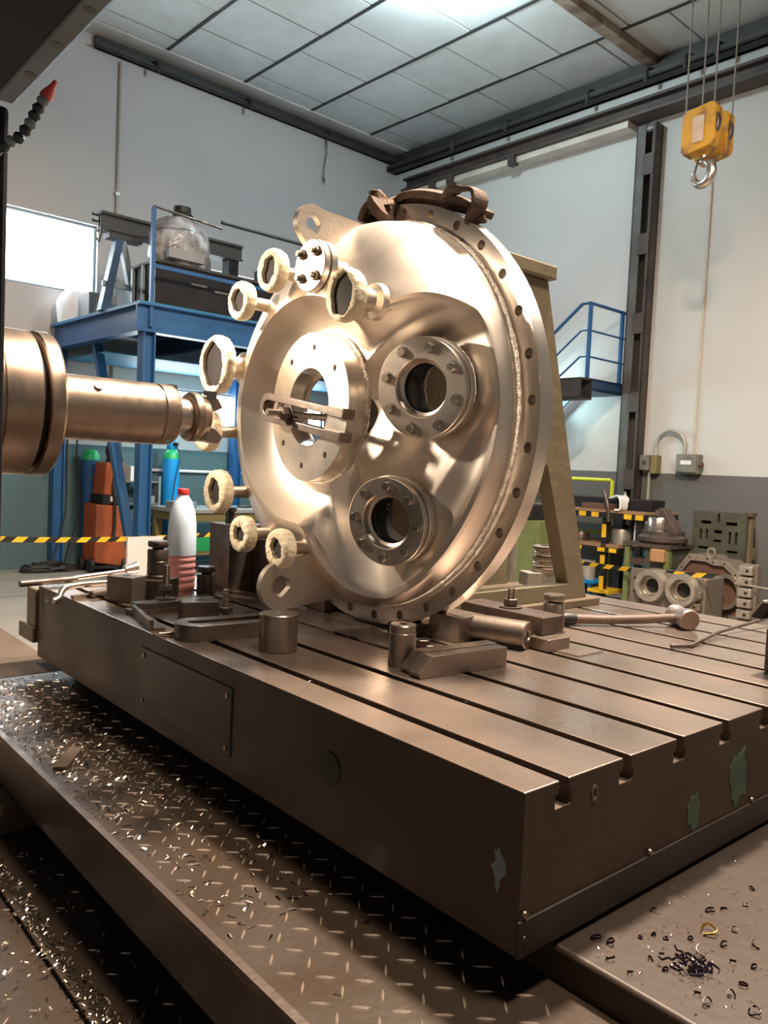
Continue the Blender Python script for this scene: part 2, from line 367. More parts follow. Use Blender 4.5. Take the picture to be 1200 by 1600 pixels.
bm = B(); box(bm, 0, .5, -.12, .0, 0, .05); bm.free()
bm = B(); cyl(bm, (0, 0, 0), (0, 0, .36), .016, n=8); struct('trim_7', bm, 'white', loc=(9.08, YW-.03, 5.80))
# built-up steel column
t = thing('steel_column', 'tall brown battened steel column standing against the right wall', 'column', (9.6, 5.70, 0), b=True)
bm = B(); box(bm, -.05, .12, .13, .15, 0, 6.1); box(bm, -.05, -.03, .02, .15, 0, 6.1); box(bm, .10, .12, .02, .15, 0, 6.1); obj('channel', bm, 'column_grey', t, smooth=0)
bm = B(); box(bm, -.05, .12, -.13, -.11, 0, 6.1); box(bm, -.05, -.03, -.13, -.08, 0, 6.1); box(bm, .10, .12, -.13, -.08, 0, 6.1); obj('channel', bm, 'brown_steel', t, smooth=0)
for k in range(6):
    bm = B(); box(bm, -.062, -.05, -.12, .04, .35+k*1.02, .62+k*1.02); obj('batten', bm, 'brown_steel', t, smooth=0)
# wall switchgear
t = thing('switch_box', 'small grey wall switch box with a yellowish cover plate', 'switch box', (XW, 5.43, 1.63), b=True)
bm = B(); box(bm, -.14, 0, -.02, .12, 0, .2); obj('case', bm, 'switch_grey', t, smooth=0, bev=.008)
bm = B(); box(bm, -.12, 0, -.12, -.025, -.04, .2); obj('cover_plate', bm, 'bench_olive', t, smooth=0, bev=.006)
bm = B(); cyl(bm, (-.15, .05, .1), (-.138, .05, .1), .03, n=14); obj('dial', bm, 'steel_dark', t)
t = thing('fuse_box', 'large grey metal fuse box on the right wall, right of the conduit loop', 'fuse box', (XW, 4.9, 1.6), b=True)
bm = B(); box(bm, -.13, 0, -.15, .15, 0, .25); obj('case', bm, 'switch_grey', t, smooth=0, bev=.012)
bm = B(); box(bm, -.15, -.13, -.13, .13, .02, .23); obj('lid', bm, 'grey_metal', t, smooth=0, bev=.008)
bm = B(); box(bm, -.157, -.15, -.07, .07, .12, .17); obj('name_plate', bm, 'white', t, smooth=0)
bm = B(); cyl(bm, (-.1, -.15, .12), (-.1, -.2, .12), .03, n=12); obj('knob', bm, 'rust', t)
bm = B(); tube(bm, spline([(0, .43, .20), (0, .43, .36), (-.01, .37, .47), (-.01, .24, .52), (-.01, .1, .47), (0, .04, .36), (0, .04, .22)], 6), .024, 10); tag(obj('conduit_loop', bm, 'conduit', None, (XW-.06, 4.93, 1.63), b=True), 'grey conduit loop arching between the two wall boxes', 'conduit')
bm = B(); tube(bm, [(0, 0, 0), (0, 0, -1.2)], .022, 8); tag(obj('conduit_drop', bm, 'conduit', None, (XW-.06, 5.44, 1.60), b=True), 'straight grey conduit running down the wall from the small switch box', 'conduit')
# stair landing
t = thing('stair_landing', 'blue steel stair landing with a pipe railing beside the column', 'stairs', (8.79, 5.89, 2.62), b=True)
bm = B(); box(bm, 0, .9, 0, .65, .0, .03); box(bm, 0, .9, 0, .03, 0, .15); box(bm, 0, .03, 0, .65, 0, .15); box(bm, 0, .9, 0, .65, .12, .15); obj('platform', bm, 'blue_dark', t, smooth=0)
for x in (0.03, .78):
    bm = B(); box(bm, x-.02, x+.02, .0, .04, .1, 1.08); obj('post', bm, 'blue', t, smooth=0)
for k, z in enumerate((1.09, .75, .42)):
    bm = B(); tube(bm, [(.9, .02, z), (.02, .02, z), (.02, .14, z), (.02, 1.6, z-1.15)], .022 if k == 0 else .013, 8); obj('rail', bm, 'blue', t)
bm = B(); prism(bm, [(.55, .13), (.75, .13), (3.4, -2.3), (3.4, -2.5)], 'x', .0, .04); prism(bm, [(.55, .13), (.75, .13), (3.4, -2.3), (3.4, -2.5)], 'x', .72, .76); obj('stringer', bm, 'blue', t, smooth=0)
for k in range(10):
    bm = B(); box(bm, .04, .72, .72+k*.26, .96+k*.26, .02-k*.242, .05-k*.242); obj('step', bm, 'blue_dark', t, smooth=0)
bm = B(); box(bm, -.28, -.02, -.1, .9, -.14, -.12); box(bm, -.28, -.02, -.1, .9, .10, .12); box(bm, -.28, -.26, -.1, .9, -.14, .12); box(bm, -.04, -.02, -.1, .9, -.14, .12); obj('hollow_beam', bm, 'steel_black', t, smooth=0)
# ------------------------------------------------------------------ mezzanine at the left wall
t = thing('mezzanine', 'blue steel mezzanine platform on columns along the left wall', 'platform', (3.81, 8.1, 0), b=True)
def ibeam(bm, x0, x1, y0, y1, z0, z1, ax, f=.02):
    if ax == 'x':
        box(bm, x0, x1, y0, y1, z1-f, z1); box(bm, x0, x1, y0, y1, z0, z0+f); ym = (y0+y1)/2; box(bm, x0, x1, ym-.01, ym+.01, z0+f, z1-f)
    else:
        box(bm, x0, x1, y0, y1, z1-f, z1); box(bm, x0, x1, y0, y1, z0, z0+f); xm = (x0+x1)/2; box(bm, xm-.01, xm+.01, y0, y1, z0+f, z1-f)
bm = B(); ibeam(bm, .0, 5.6, 0, .14, 2.84, 3.14, 'x'); obj('front_beam', bm, 'blue', t, smooth=0)
bm = B(); ibeam(bm, .0, .14, .14, 2.55, 2.84, 3.14, 'y'); obj('side_beam', bm, 'blue', t, smooth=0)
for x in (1.3, 2.6, 3.9, 5.3):
    bm = B(); ibeam(bm, x, x+.1, .14, 2.55, 2.90, 3.10, 'y', .014); obj('joist', bm, 'blue_dark', t, smooth=0)
bm = B(); box(bm, .0, 5.6, .0, 2.55, 3.14, 3.155); obj('deck_plate', bm, 'blue_sheet', t, smooth=0)
bm = B(); box(bm, .16, 5.5, 1.2, 2.5, 2.72, 2.735); obj('underside_sheet', bm, 'blue_sheet', t, smooth=0)
def hcol(bm, x, y, z, s=.14):
    box(bm, x-s/2, x-s/2+.016, y-s/2, y+s/2, 0, z); box(bm, x+s/2-.016, x+s/2, y-s/2, y+s/2, 0, z); box(bm, x-s/2, x+s/2, y-.006, y+.006, 0, z); box(bm, x-.12, x+.12, y-.12, y+.12, 0, .015)
for x, y in ((.13, .08), (.1, 2.47), (2.72, 2.40), (3.5, .08), (5.45, 2.4)):
    bm = B(); hcol(bm, x, y, 2.84); obj('column', bm, 'blue', t, smooth=0)
bm = B(); box(bm, -.05, .05, -.04, .04, 0, 2.95, Matrix.Translation((.19, .30, .15)) @ Matrix.Rotation(math.atan2(-1.22, 2.67), 4, 'X')); obj('brace', bm, 'blue', t, smooth=0)
bm = B(); box(bm, .13, .17, .02, .06, 2.9, 4.16); obj('railing_post', bm, 'blue', t, smooth=0)
bm = B(); box(bm, 2.14, 2.18, .02, .06, 3.1, 4.2); obj('railing_post', bm, 'bar', t, smooth=0)
bm = B(); box(bm, .16, 3.6, .03, .05, 3.53, 3.57); obj('mid_rail', bm, 'blue', t, smooth=0)
bm = B(); tube(bm, [(.15, .04, 4.17), (.98, .04, 4.12)], .013, 8); obj('top_rail', bm, 'steel_dark', t)
bm = B(); tube(bm, [(.97, .04, 4.19), (2.16, .04, 4.19)], .022, 8); obj('top_rail', bm, 'bar', t)
# things stored on the mezzanine
t = thing('stored_beam', 'long grey steel beam with end bolts raised on a leg above the mezzanine', 'beam', (3.76, 9.0, 3.155), b=True)
bm = B(); ibeam(bm, 0, 1.85, 0, .2, .90, 1.10, 'x', .03); box(bm, 0, 1.85, .03, .05, .93, 1.07); obj('beam_body', bm, 'grey_beam', t, smooth=0)
bm = B(); box(bm, .1, .5, .02, .18, .83, .90); obj('under_plate', bm, 'grey_beam', t, smooth=0)
for z in (.99, 1.06):
    bm = B(); cyl(bm, (-.07, .1, z), (0, .1, z), .012, n=8); cyl(bm, (-.08, .1, z), (-.06, .1, z), .022, n=6); obj('end_bolt', bm, 'bar', t)
bm = B(); tube(bm, [(0, .02, .93), (0, .0, .85), (-.03, 0, .74), (-.06, 0, .78)], .012, 6); obj('hook', bm, 'bar', t)
bm = B(); prism(bm, [(.02, 0), (.12, 0), (.27, .83), (.19, .83)], 'y', .02, .14); obj('leg', bm, 'blue_dark', t, smooth=0)
bm = B(); prism(bm, [(.24, .83), (.31, .83), (.52, 0), (.43, 0)], 'y', .04, .12); obj('leg', bm, 'frame_grey', t, smooth=0)
bm = B(); box(bm, .05, .42, .05, .09, .28, .34); obj('leg_brace', bm, 'frame_grey', t, smooth=0)
bm = B(); box(bm, 1.66, 1.8, .02, .18, 0, .90); obj('leg', bm, 'dark_box', t, smooth=0)
t = thing('dark_crate', 'long dark steel crate with vertical ribs on the mezzanine edge', 'crate', (4.12, 8.36, 3.155), b=True)
bm = B(); box(bm, 0, 1.5, 0, .6, 0, .50); obj('crate_body', bm, 'dark_box', t, smooth=0)
bm = B(); box(bm, -.02, 1.55, -.02, .62, .5, .53); obj('lid', bm, 'grey_beam', t, smooth=0)
for k in range(3):
    bm = B(); box(bm, -.03, .0, .02+k*.26, .06+k*.26, 0, .5); obj('rib', bm, 'frame_grey', t, smooth=0)
for x0, x1, z in ((.42, .62, .32), (.72, 1.2, .29)):
    bm = B(); box(bm, x0, x1, -.012, 0, z, z+.025); obj('handle_bar', bm, 'grey_metal', t, smooth=0)
def lumpy(bm, rx, ry, h, seed, n=28, m=14, amp=.06, top=.55):
    rnd = random.Random(seed); ph = [rnd.uniform(0, 6.3) for _ in range(8)]; rings = []
    for j in range(m+1):
        v = j/m; z = h*v; s = (1-.08*abs(v-.3))*(1 if v < .45 else math.sqrt(max(0, 1-((v-.45)/.57)**2))*(1-top)+top*(1-((v-.45)/.6)**3) if v < 1 else .12)
        s = max(.1, s)
        rings.append([bm.verts.new((rx*s*(1+amp*math.sin(3*a+ph[0]+4*v)+amp*.8*math.sin(7*a+ph[1]-6*v)+amp*.5*math.sin(13*a+ph[2]+11*v))*math.cos(a), ry*s*(1+amp*math.sin(4*a+ph[3]+5*v)+amp*.6*math.sin(9*a+ph[4]-9*v))*math.sin(a), z+amp*.3*h*math.sin(5*a+ph[5])*v*(1-v))) for a in (2*PI*k/n for k in range(n))])
    for a, b in zip(rings, rings[1:]):
        for k in range(n): bm.faces.new([a[k], a[(k+1) % n], b[(k+1) % n], b[k]])
    bm.faces.new(rings[-1]); bm.faces.new(rings[0][::-1])
t = thing('wrapped_machine', 'bulky machine part wrapped in crumpled clear plastic on the dark crate', 'wrapped part', (4.52, 8.62, 3.69), b=True)
bm = B(); lumpy(bm, .36, .28, .60, 3, amp=.05); obj('plastic_wrap', bm, 'clear_plastic', t, smooth=60)
bm = B(); lathe(bm, [(0, .0), (.12, 0), (.13, .04), (.10, .07), (.10, .13), (0, .14)], (.02, 0, .57), n=18); obj('black_cap', bm, 'black', t)
bm = B(); box(bm, -.3, .14, -.34, -.26, .03, .14); obj('carton_strip', bm, 'grey_box', t, smooth=0)
t = thing('dark_gearbox', 'dark gearbox like machine part at the right end of the mezzanine', 'machine part', (5.72, 8.5, 3.155), b=True)
bm = B(); box(bm, 0, 1.3, 0, .7, 0, .55); box(bm, .12, .5, .1, .6, .55, .84); box(bm, .62, 1.3, .05, .6, .55, .92); obj('casing', bm, 'dark_box', t, smooth=0, bev=.02)
bm = B(); cyl(bm, (.2, -.02, .72), (.2, .1, .72), .13, n=20); obj('flange', bm, 'brown_steel', t)
bm = B(); box(bm, .60, .66, .0, .06, .86, .98); obj('bracket', bm, 'white', t, smooth=0)
bm = B(); box(bm, 0, .36, 0, .3, 0, .36); tag(obj('cardboard_box', bm, 'grey_box', None, (4.0, 9.9, 3.155), b=True, smooth=0, bev=.01), 'plain grey box on the mezzanine below the bright window', 'box')
bm = B(); lumpy(bm, .19, .16, .46, 9, amp=.05); tag(obj('white_sack', bm, 'sack', None, (4.0, 10.42, 3.155), b=True, smooth=60), 'white filled sack under the bright window on the mezzanine', 'sack')
# ------------------------------------------------------------------ under the mezzanine
t = thing('welding_machine', 'orange two-part welding machine on a wheeled cart under the mezzanine', 'welding machine', (4.40, 10.2, 0), b=True)
bm = B(); prism(bm, [(-.21, .13), (.21, .07), (.20, .86), (-.20, .88)], 'y', -.2, .2); obj('power_unit', bm, 'orange', t, smooth=0, bev=.012)
bm = B(); box(bm, -.12, .22, -.2, .2, .88, 1.0); obj('control_strip', bm, 'black', t, smooth=0, bev=.01)
bm = B(); prism(bm, [(-.1, 1.0), (.19, 1.0), (.17, 1.42), (-.07, 1.42)], 'y', -.18, .18); obj('wire_feeder', bm, 'orange', t, smooth=0, bev=.012)
bm = B(); box(bm, -.02, .03, -.212, -.2, .92, .985); box(bm, .08, .11, -.212, -.2, .92, .985); obj('label', bm, 'white', t, smooth=0)
bm = B(); lumpy(bm, .10, .10, .36, 5, amp=.1, n=16, m=8); obj('torch_holder', bm, 'black', t, (.06, -.12, 1.40), smooth=60)
bm = B(); tube(bm, spline([(.05, -.22, 1.42), (.0, -.24, 1.1), (.03, -.225, .9), (.03, -.225, .55), (-.0, -.225, .42), (.02, -.23, .48)], 5), .022, 7); obj('torch_cable', bm, 'black', t)
for x in (-.24, .18):
    for y in (-.16, .16):
        bm = B(); cyl(bm, (x-.03, y, .09), (x+.03, y, .09), .09, n=18, bev=.015); obj('wheel', bm, 'rubber', t)
bm = B(); box(bm, -.22, .22, -.2, .2, .05, .09); obj('cart_base', bm, 'black', t, smooth=0)
def gas(name, lab, loc, h, body, sh, cap):
    t = thing(name, lab, 'gas cylinder', loc, b=True)
    bm = B(); lathe(bm, [(0, 0), (.105, 0), (.115, .02), (.115, h)], n=24); obj('bottle_body', bm, body, t)
    bm = B(); lathe(bm, [(.115, h), (.108, h+.06), (.075, h+.12), (.04, h+.14), (0, h+.14)], n=24); obj('shoulder', bm, sh, t)
    if cap:
        bm = B(); lathe(bm, [(.05, h+.12), (.07, h+.15), (.075, h+.24), (.05, h+.29), (0, h+.29)], n=16); obj('valve_guard', bm, 'cyl_blue', t)
        bm = B(); cyl(bm, (.0, -.06, h+.21), (.03, -.11, h+.21), .028, n=12); tube(bm, [(.02, -.1, h+.2), (.06, -.14, h), (-.02, -.16, h-.3), (-.10, -.16, h-.9)], .008, 6); obj('regulator', bm, 'black', t)
    return t
gas('gas_cylinder', 'bright blue gas cylinder with green shoulder and blue valve guard', (5.42, 10.38, 0), 1.50, 'cyl_blue', 'cyl_green', 1)
gas('gas_cylinder', 'dark blue gas cylinder with shiny green shoulder behind the orange welder', (4.33, 10.52, 0), 1.44, 'blue', 'cyl_green', 0)
for k, (dx, lab) in enumerate(((0, 'left one of two black cables hanging down beside the welder'), (.13, 'right one of two black cables hanging down beside the welder'))):
    bm = B(); tube(bm, spline([(.05, .32, 1.75), (.04, .3, 1.3), (-.0+dx*.5, .2, .8), (-.12+dx*.4, .1, .35), (-.3+dx, 0, .03)], 6), .012, 6)
    tag(obj('hanging_cable', bm, 'rubber', None, (4.0+dx, 10.3, 0), b=True), lab, 'cable', 'cables beside the welder')
bm = B()
for k in range(9):
    a = random.uniform(0, 6); rx = random.uniform(.16, .34); ry = random.uniform(.08, .16); cx = random.uniform(-.12, .12)
    tube(bm, [(cx+rx*math.cos(a+i*.35), ry*math.sin(a+i*.35), .02+.022*(k % 5)+.01*math.sin(i)) for i in range(17)], .014, 6)
tag(obj('cable_coil', bm, 'rubber', None, (3.76, 10.35, 0), b=True), 'loose heap of black cable on the floor by the left wall', 'cable')
t = thing('parts_shelf', 'narrow grey shelf with small boxes behind the blue column', 'shelf', (4.9, 10.45, 0), b=True)
bm = B(); box(bm, -.22, -.19, -.15, .15, 0, 1.25); box(bm, .30, .33, -.15, .15, 0, 1.25); obj('side_panel', bm, 'frame_grey', t, smooth=0)
for z in (.3, .58, .86, 1.16):
    bm = B(); box(bm, -.19, .30, -.15, .15, z, z+.02); obj('shelf_board', bm, 'grey_metal', t, smooth=0)
for k, (x, z, wd, h, mt, lab) in enumerate(((-.1, 1.18, .26, .20, 'white', 'white box on the top board of the shelf behind the column'), (-.02, .60, .2, .18, 'white', 'lower white box in the shelf behind the blue column'), (.12, .88, .14, .1, 'grey_box', 'small grey box in the shelf behind the blue column'))):
    bm = B(); box(bm, x, x+wd, -.12, .1, z, z+h); tag(obj('small_box', bm, mt, None, (4.9, 10.45, 0), b=True, smooth=0), lab, 'box', 'boxes on the shelf behind the column')
bm = B(); tube(bm, [(0, 0, 0), (3.2, 0, 0)], .022, 8); struct('trim_8', bm, 'white', loc=(4.95, YW-.04, 1.33))
bm = B(); box(bm, -.19, .19, -.02, .02, 0, .70); tag(obj('pale_board', bm, 'pale_board', None, (3.71, 7.62, 0), b=True, smooth=0), 'pale pink board standing upright just behind the table end', 'board')
t = thing('workbench', 'olive framed workbench with grey top behind the work table', 'workbench', (5.0, 9.3, 0), b=True)
bm = B(); box(bm, 0, 2.2, 0, .9, .81, .86); obj('bench_top', bm, 'bench_top', t, smooth=0, bev=.005)
bm = B(); box(bm, .05, 2.15, .04, .09, .70, .81); box(bm, .05, 2.15, .81, .86, .7, .81); box(bm, .05, .1, .04, .86, .7, .81); obj('apron', bm, 'bench_olive', t, smooth=0)
for x in (.12, 2.06):
    for y in (.05, .8):
        bm = B(); box(bm, x-.05, x+.05, y, y+.08, 0, .72); obj('leg', bm, 'bench_olive', t, smooth=0)
bm = B(); box(bm, .1, 2.1, .1, .85, .25, .28); obj('lower_shelf', bm, 'bench_olive', t, smooth=0)
for k, (x, y, sx, sy, h, mt, lab) in enumerate(((.02, .15, .3, .3, .09, 'frame_grey', 'grey case at the left end of the olive workbench'), (.85, .45, .14, .1, .10, 'blue', 'small blue tool box on the olive workbench'), (1.1, .3, .3, .12, .03, 'steel_dark', 'flat dark tool lying on the olive workbench'))):
    bm = B(); box(bm, 0, sx, 0, sy, 0, h); tag(obj('bench_item', bm, mt, None, (5.0+x, 9.3+y, .86), b=True, smooth=0, bev=.006), lab, 'box' if k < 2 else 'tool')
bm = B(); box(bm, 0, .5, 0, .3, 0, .2); tag(obj('storage_bin', bm, 'cyl_green', None, (5.35, 9.6, .28), b=True, smooth=0), 'green storage bin on the lower shelf of the olive workbench', 'bin')
# barrier tapes
def tape(name, lab, p0, p1, h, n, b=True, sag=.04):
    bm = B(); p0 = Vector(p0); p1 = Vector(p1); d = (p1-p0)/n; fm = []
    for i in range(n):
        for lo in (0,):
            a = p0+d*i; c = p0+d*(i+1); sg = lambda t: Vector((0, 0, -sag*4*(t/n)*(1-t/n)))
            sl = d*.55
            vs = [bm.verts.new(a+sg(i)), bm.verts.new(c+sg(i+1)), bm.verts.new(c+sg(i+1)+sl+Vector((0, 0, h))), bm.verts.new(a+sg(i)+sl+Vector((0, 0, h)))]
            f = bm.faces.new(vs); f.material_index = i % 2
            vs2 = [bm.verts.new(v.co+Vector((0, .0015, 0)) if abs(d.y) < abs(d.x) else v.co+Vector((.0015, 0, 0))) for v in vs]
            f = bm.faces.new(vs2[::-1]); f.material_index = i % 2
            for k in range(4): face(bm, [vs[k], vs2[k], vs2[(k+1) % 4], vs[(k+1) % 4]]).material_index = i % 2
    o = obj(name, bm, 'yellow', None, (0, 0, 0), b=b, smooth=0, weld=False); o.data.materials.append(M['black']); return tag(o, lab, 'tape')
tape('barrier_tape', 'yellow and black barrier tape stretched in front of the orange welder', (2.1, 7.9, .675), (4.75, 7.9, .66), .05, 26)
# ------------------------------------------------------------------ right hand background
t = thing('striped_bench', 'wooden bench with yellow and black striped edges by the right wall', 'bench', (8.6, 4.86, 0), b=True)
bm = B(); box(bm, 0, .8, 0, 1.85, 1.09, 1.12); obj('bench_top', bm, 'bench_wood', t, smooth=0)
bm = B(); box(bm, .0, .8, 0, 1.85, 1.02, 1.09); obj('edge_board', bm, 'black', t, smooth=0)
bm = B(); box(bm, .04, .8, .35, 1.85, .66, .70); obj('lower_shelf', bm, 'bench_wood', t, smooth=0)
bm = B(); box(bm, .02, .06, .35, 1.85, .60, .66); obj('shelf_edge', bm, 'black', t, smooth=0)
for y in (.02, .17, .62, .80, 1.02, 1.5, 1.7):
    bm = B(); box(bm, -.006, 0, y, y+.10, 1.025, 1.085); obj('yellow_stripe', bm, 'yellow', t, smooth=0)
for y in (.36, .52, .85, 1.3):
    bm = B(); box(bm, .014, .02, y, y+.10, .605, .655); obj('yellow_stripe', bm, 'yellow', t, smooth=0)
for x in (.04, .72):
    for y in (.06, .52, 1.72):
        bm = B(); box(bm, x, x+.07, y, y+.07, 0, 1.02); obj('leg', bm, 'black', t, smooth=0)
for z in (.78, .40, .14):
    bm = B(); box(bm, .033, .04, .525, .585, z, z+.16); obj('yellow_stripe', bm, 'yellow', t, smooth=0)
bm = B(); box(bm, -.03, .3, .40, .70, .10, .14); obj('yellow_foot', bm, 'yellow', t, smooth=0)
bm = B(); box(bm, 0, .34, 0, 1.35, 0, .14); tag(obj('steel_trough', bm, 'dark_box', None, (8.85, 4.93, 1.12), b=True, smooth=0, bev=.01), 'long dark steel trough lying on the striped bench', 'trough')
bm = B(); box(bm, 0, .18, 0, .4, 0, .07); tag(obj('wood_plank', bm, 'rust', None, (8.63, 5.35, 1.12), b=True, smooth=0), 'short reddish plank lying along the striped bench edge', 'plank')
bm = B(); ribbon(bm, [((0, 0, .16), (1, 0, 0)), ((-.05, -.12, .18), (1, 0, 0)), ((-.12, -.2, .14), (1, 0, 0)), ((-.14, -.21, .03), (1, 0, 0)), ((-.15, -.14, .02), (1, 0, 0))], .16, .02); tag(obj('white_rag', bm, 'white', None, (8.80, 5.40, 1.11), b=True), 'white rag draped over the dark trough on the striped bench', 'rag')
bm = B(); tube(bm, spline([(0, 0, .27), (-.02, -.05, .18), (-.03, -.1, .05), (-.03, -.12, -.12)], 5), .022, 8); tag(obj('tool_handle', bm, 'steel_dark', None, (8.57, 5.42, 1.1), b=True), 'dark bent tool handle hooked over the striped bench edge', 'tool')
bm = B(); lathe(bm, [(0, 0), (.035, 0), (.037, .02), (.036, .15), (.015, .19), (.015, .22), (0, .22)], n=16); tag(obj('plastic_bottle', bm, 'conduit', None, (9.3, 5.55, 1.12), b=True), 'small clear bottle standing at the back of the striped bench', 'bottle')
for k, (y, r, h, mt, lab) in enumerate(((.42, .12, .19, 'grey_metal', 'fat grey metal pot on the lower shelf of the striped bench'), (.18, .07, .3, 'white', 'pale cylinder on the floor shelf of the striped bench'), (1.0, .10, .12, 'steel_dark', 'low dark ring on the lower shelf of the striped bench'))):
    bm = B(); lathe(bm, [(0, 0), (r, 0), (r, h*.8), (r*.85, h), (r*.6, h), (r*.6, h*.5), (0, h*.5)], n=20); tag(obj('metal_pot', bm, mt, None, (8.82, 4.86+y, .70 if k != 1 else .70), b=True), lab, 'pot')
bm = B(); lathe(bm, [(0, 0), (.10, 0), (.10, .24), (.09, .24), (.09, .02), (0, .02)], n=20); tag(obj('oil_can', bm, 'conduit', None, (8.7, 5.66, .23), b=True), 'pale round tin standing on the small blue stool', 'tin')
t = thing('blue_stool', 'low blue steel stool in front of the striped bench', 'stool', (8.62, 5.56, 0), b=True)
bm = B(); box(bm, -.02, .3, -.03, .28, .19, .23); obj('seat', bm, 'cyl_blue', t, smooth=0)
for x in (0, .26):
    for y in (0, .24):
        bm = B(); box(bm, x-.02, x+.02, y-.02, y+.02, 0, .19); obj('leg', bm, 'blue', t, smooth=0)
bm = B(); box(bm, 0, .3, 0, .3, 0, .22); tag(obj('blue_crate', bm, 'blue_sheet', None, (9.0, 5.05, .4), b=True, smooth=0), 'teal blue crate under the striped bench', 'crate')
t = thing('guard_rail', 'bright yellow-green pipe guard rail behind the striped bench', 'guard rail', (9.3, 5.75, 0), b=True)
bm = B(); tube(bm, [(0, 2.0, 1.48), (0, .02, 1.48)], .025, 8); tube(bm, [(0, 2.0, .78), (0, 0, .78)], .022, 8); obj('rail', bm, 'lime', t)
for y in (0, 1.8):
    bm = B(); tube(bm, [(0, y, 0), (0, y, 1.48)], .025, 8); obj('post', bm, 'lime', t)
t = thing('machine_cabinet', 'light green machine cabinet seen through the angle plate opening', 'cabinet', (7.5, 5.55, 0), b=True)
bm = B(); box(bm, 0, .6, 0, .75, 0, .98); obj('cabinet_body', bm, 'green_paint', t, smooth=0, bev=.01)
bm = B(); box(bm, -.02, 0, .05, .35, .1, .8); obj('door', bm, 'green_paint', t, smooth=0, bev=.006)
bm = B(); box(bm, -.02, 0, .4, .7, .1, .8); obj('door', bm, 'green_paint', t, smooth=0, bev=.006)
bm = B(); box(bm, -.01, .45, .12, .60, .98, 1.16); obj('motor_box', bm, 'dark_box', t, smooth=0, bev=.02)
bm = B(); box(bm, -.016, -.01, .2, .26, 1.0, 1.14); obj('blue_label', bm, 'cyl_blue', t, smooth=0)
t = thing('stand_table', 'green legged steel stand carrying the round chuck', 'stand', (8.15, 4.30, 0), b=True)
bm = B(); box(bm, 0, .55, -.02, .56, .76, .80); obj('table_top', bm, 'brown_steel', t, smooth=0)
for x in (.02, .48):
    for y in (0., .48):
        bm = B(); box(bm, x, x+.06, y, y+.06, 0, .76); obj('leg', bm, 'green_paint', t, smooth=0)
bm = B(); box(bm, .05, .55, .02, .3, .35, .74); obj('drawer_unit', bm, 'green_cast', t, smooth=0)
bm = B(); box(bm, .05, .5, .3, .5, .55, .62); box(bm, .05, .5, .0, .54, .22, .25); obj('shelf', bm, 'brown_steel', t, smooth=0)
t = thing('rotary_chuck', 'round steel chuck with a leaning dark bracket on the green stand', 'chuck', (8.42, 4.52, .80), b=True)
bm = B(); lathe(bm, [(0, 0), (.24, 0), (.27, .03), (.27, .07), (.23, .10), (.23, .14), (0, .14)], n=36); obj('base_disc', bm, 'steel_dark', t)
bm = B(); lathe(bm, [(.13, .14), (.13, .27), (.12, .29), (.07, .29), (.07, .2), (0, .2)], (.0, .05, 0), n=28); obj('centre_ring', bm, 'steel_bright', t)
bm = B(); prism(bm, [(.08, .27), (.06, .37), (.02, .40), (-.03, .39), (-.25, .06), (-.25, 0), (-.16, 0), (-.1, .12)], 'x', -.08, .08); obj('bracket', bm, 'brown_steel', t, smooth=0, bev=.008)
bm = B(); cyl(bm, (-.1, .03, .34), (.1, .03, .34), .035, n=16); obj('pin', bm, 'steel', t)
bm = B(); box(bm, 0, .16, 0, .16, 0, .14); tag(obj('wood_block', bm, 'wood', None, (8.1, 4.33, .615), b=True, smooth=0, bev=.01), 'pale brown block jammed at the right side of the green stand', 'block')
# dark slotted angle plate by the wall
t = thing('slotted_angle_plate', 'dark grey angle plate with many slots standing by the right wall', 'angle plate', (9.0, 3.85, 0), b=True)
def slots_plate(y0, y1, z0, z1, holes, x0, x1):
    bm = B(); ys = sorted({y0, y1, *[q for h in holes for q in h[:2]]}); zs = sorted({z0, z1, *[q for h in holes for q in h[2:]]})
    for a, c in zip(ys, ys[1:]):
        for e, f in zip(zs, zs[1:]):
            if not any(h[0] <= a+1e-6 and c <= h[1]+1e-6 and h[2] <= e+1e-6 and f <= h[3]+1e-6 for h in holes): box(bm, x0, x1, a, c, e, f)
    return bm
H = [(.40, .52, 1.03, 1.07), (.10, .23, 1.03, 1.07), (.30, .33, 1.06, 1.16), (.50, .53, .85, .97), (.43, .46, .86, .97), (.27, .36, .93, .97), (.16, .19, .82, .96), (.09, .12, .82, .96), (.27, .36, .83, .86), (.42, .54, .74, .77), (.31, .34, .66, .74), (.08, .2, .72, .75)]
obj('face_plate', slots_plate(0, .62, .1, 1.18, H, 0, .07), 'green_cast', t, smooth=0)
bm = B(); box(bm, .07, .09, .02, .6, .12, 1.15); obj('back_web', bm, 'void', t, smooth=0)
bm = B(); prism(bm, [(.07, .1), (.45, .1), (.16, 1.16), (.07, 1.16)], 'y', -.03, .02); obj('side_web', bm, 'olive', t, smooth=0)
bm = B(); box(bm, .02, .16, -.05, .03, 1.15, 1.19); obj('top_lip', bm, 'olive_edge', t, smooth=0)
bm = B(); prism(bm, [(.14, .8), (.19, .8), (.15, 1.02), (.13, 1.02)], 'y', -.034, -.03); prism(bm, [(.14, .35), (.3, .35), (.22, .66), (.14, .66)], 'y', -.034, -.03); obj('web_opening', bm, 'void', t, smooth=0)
bm = B(); box(bm, -.05, .5, -.03, .64, 0, .1); obj('base_foot', bm, 'green_cast', t, smooth=0)
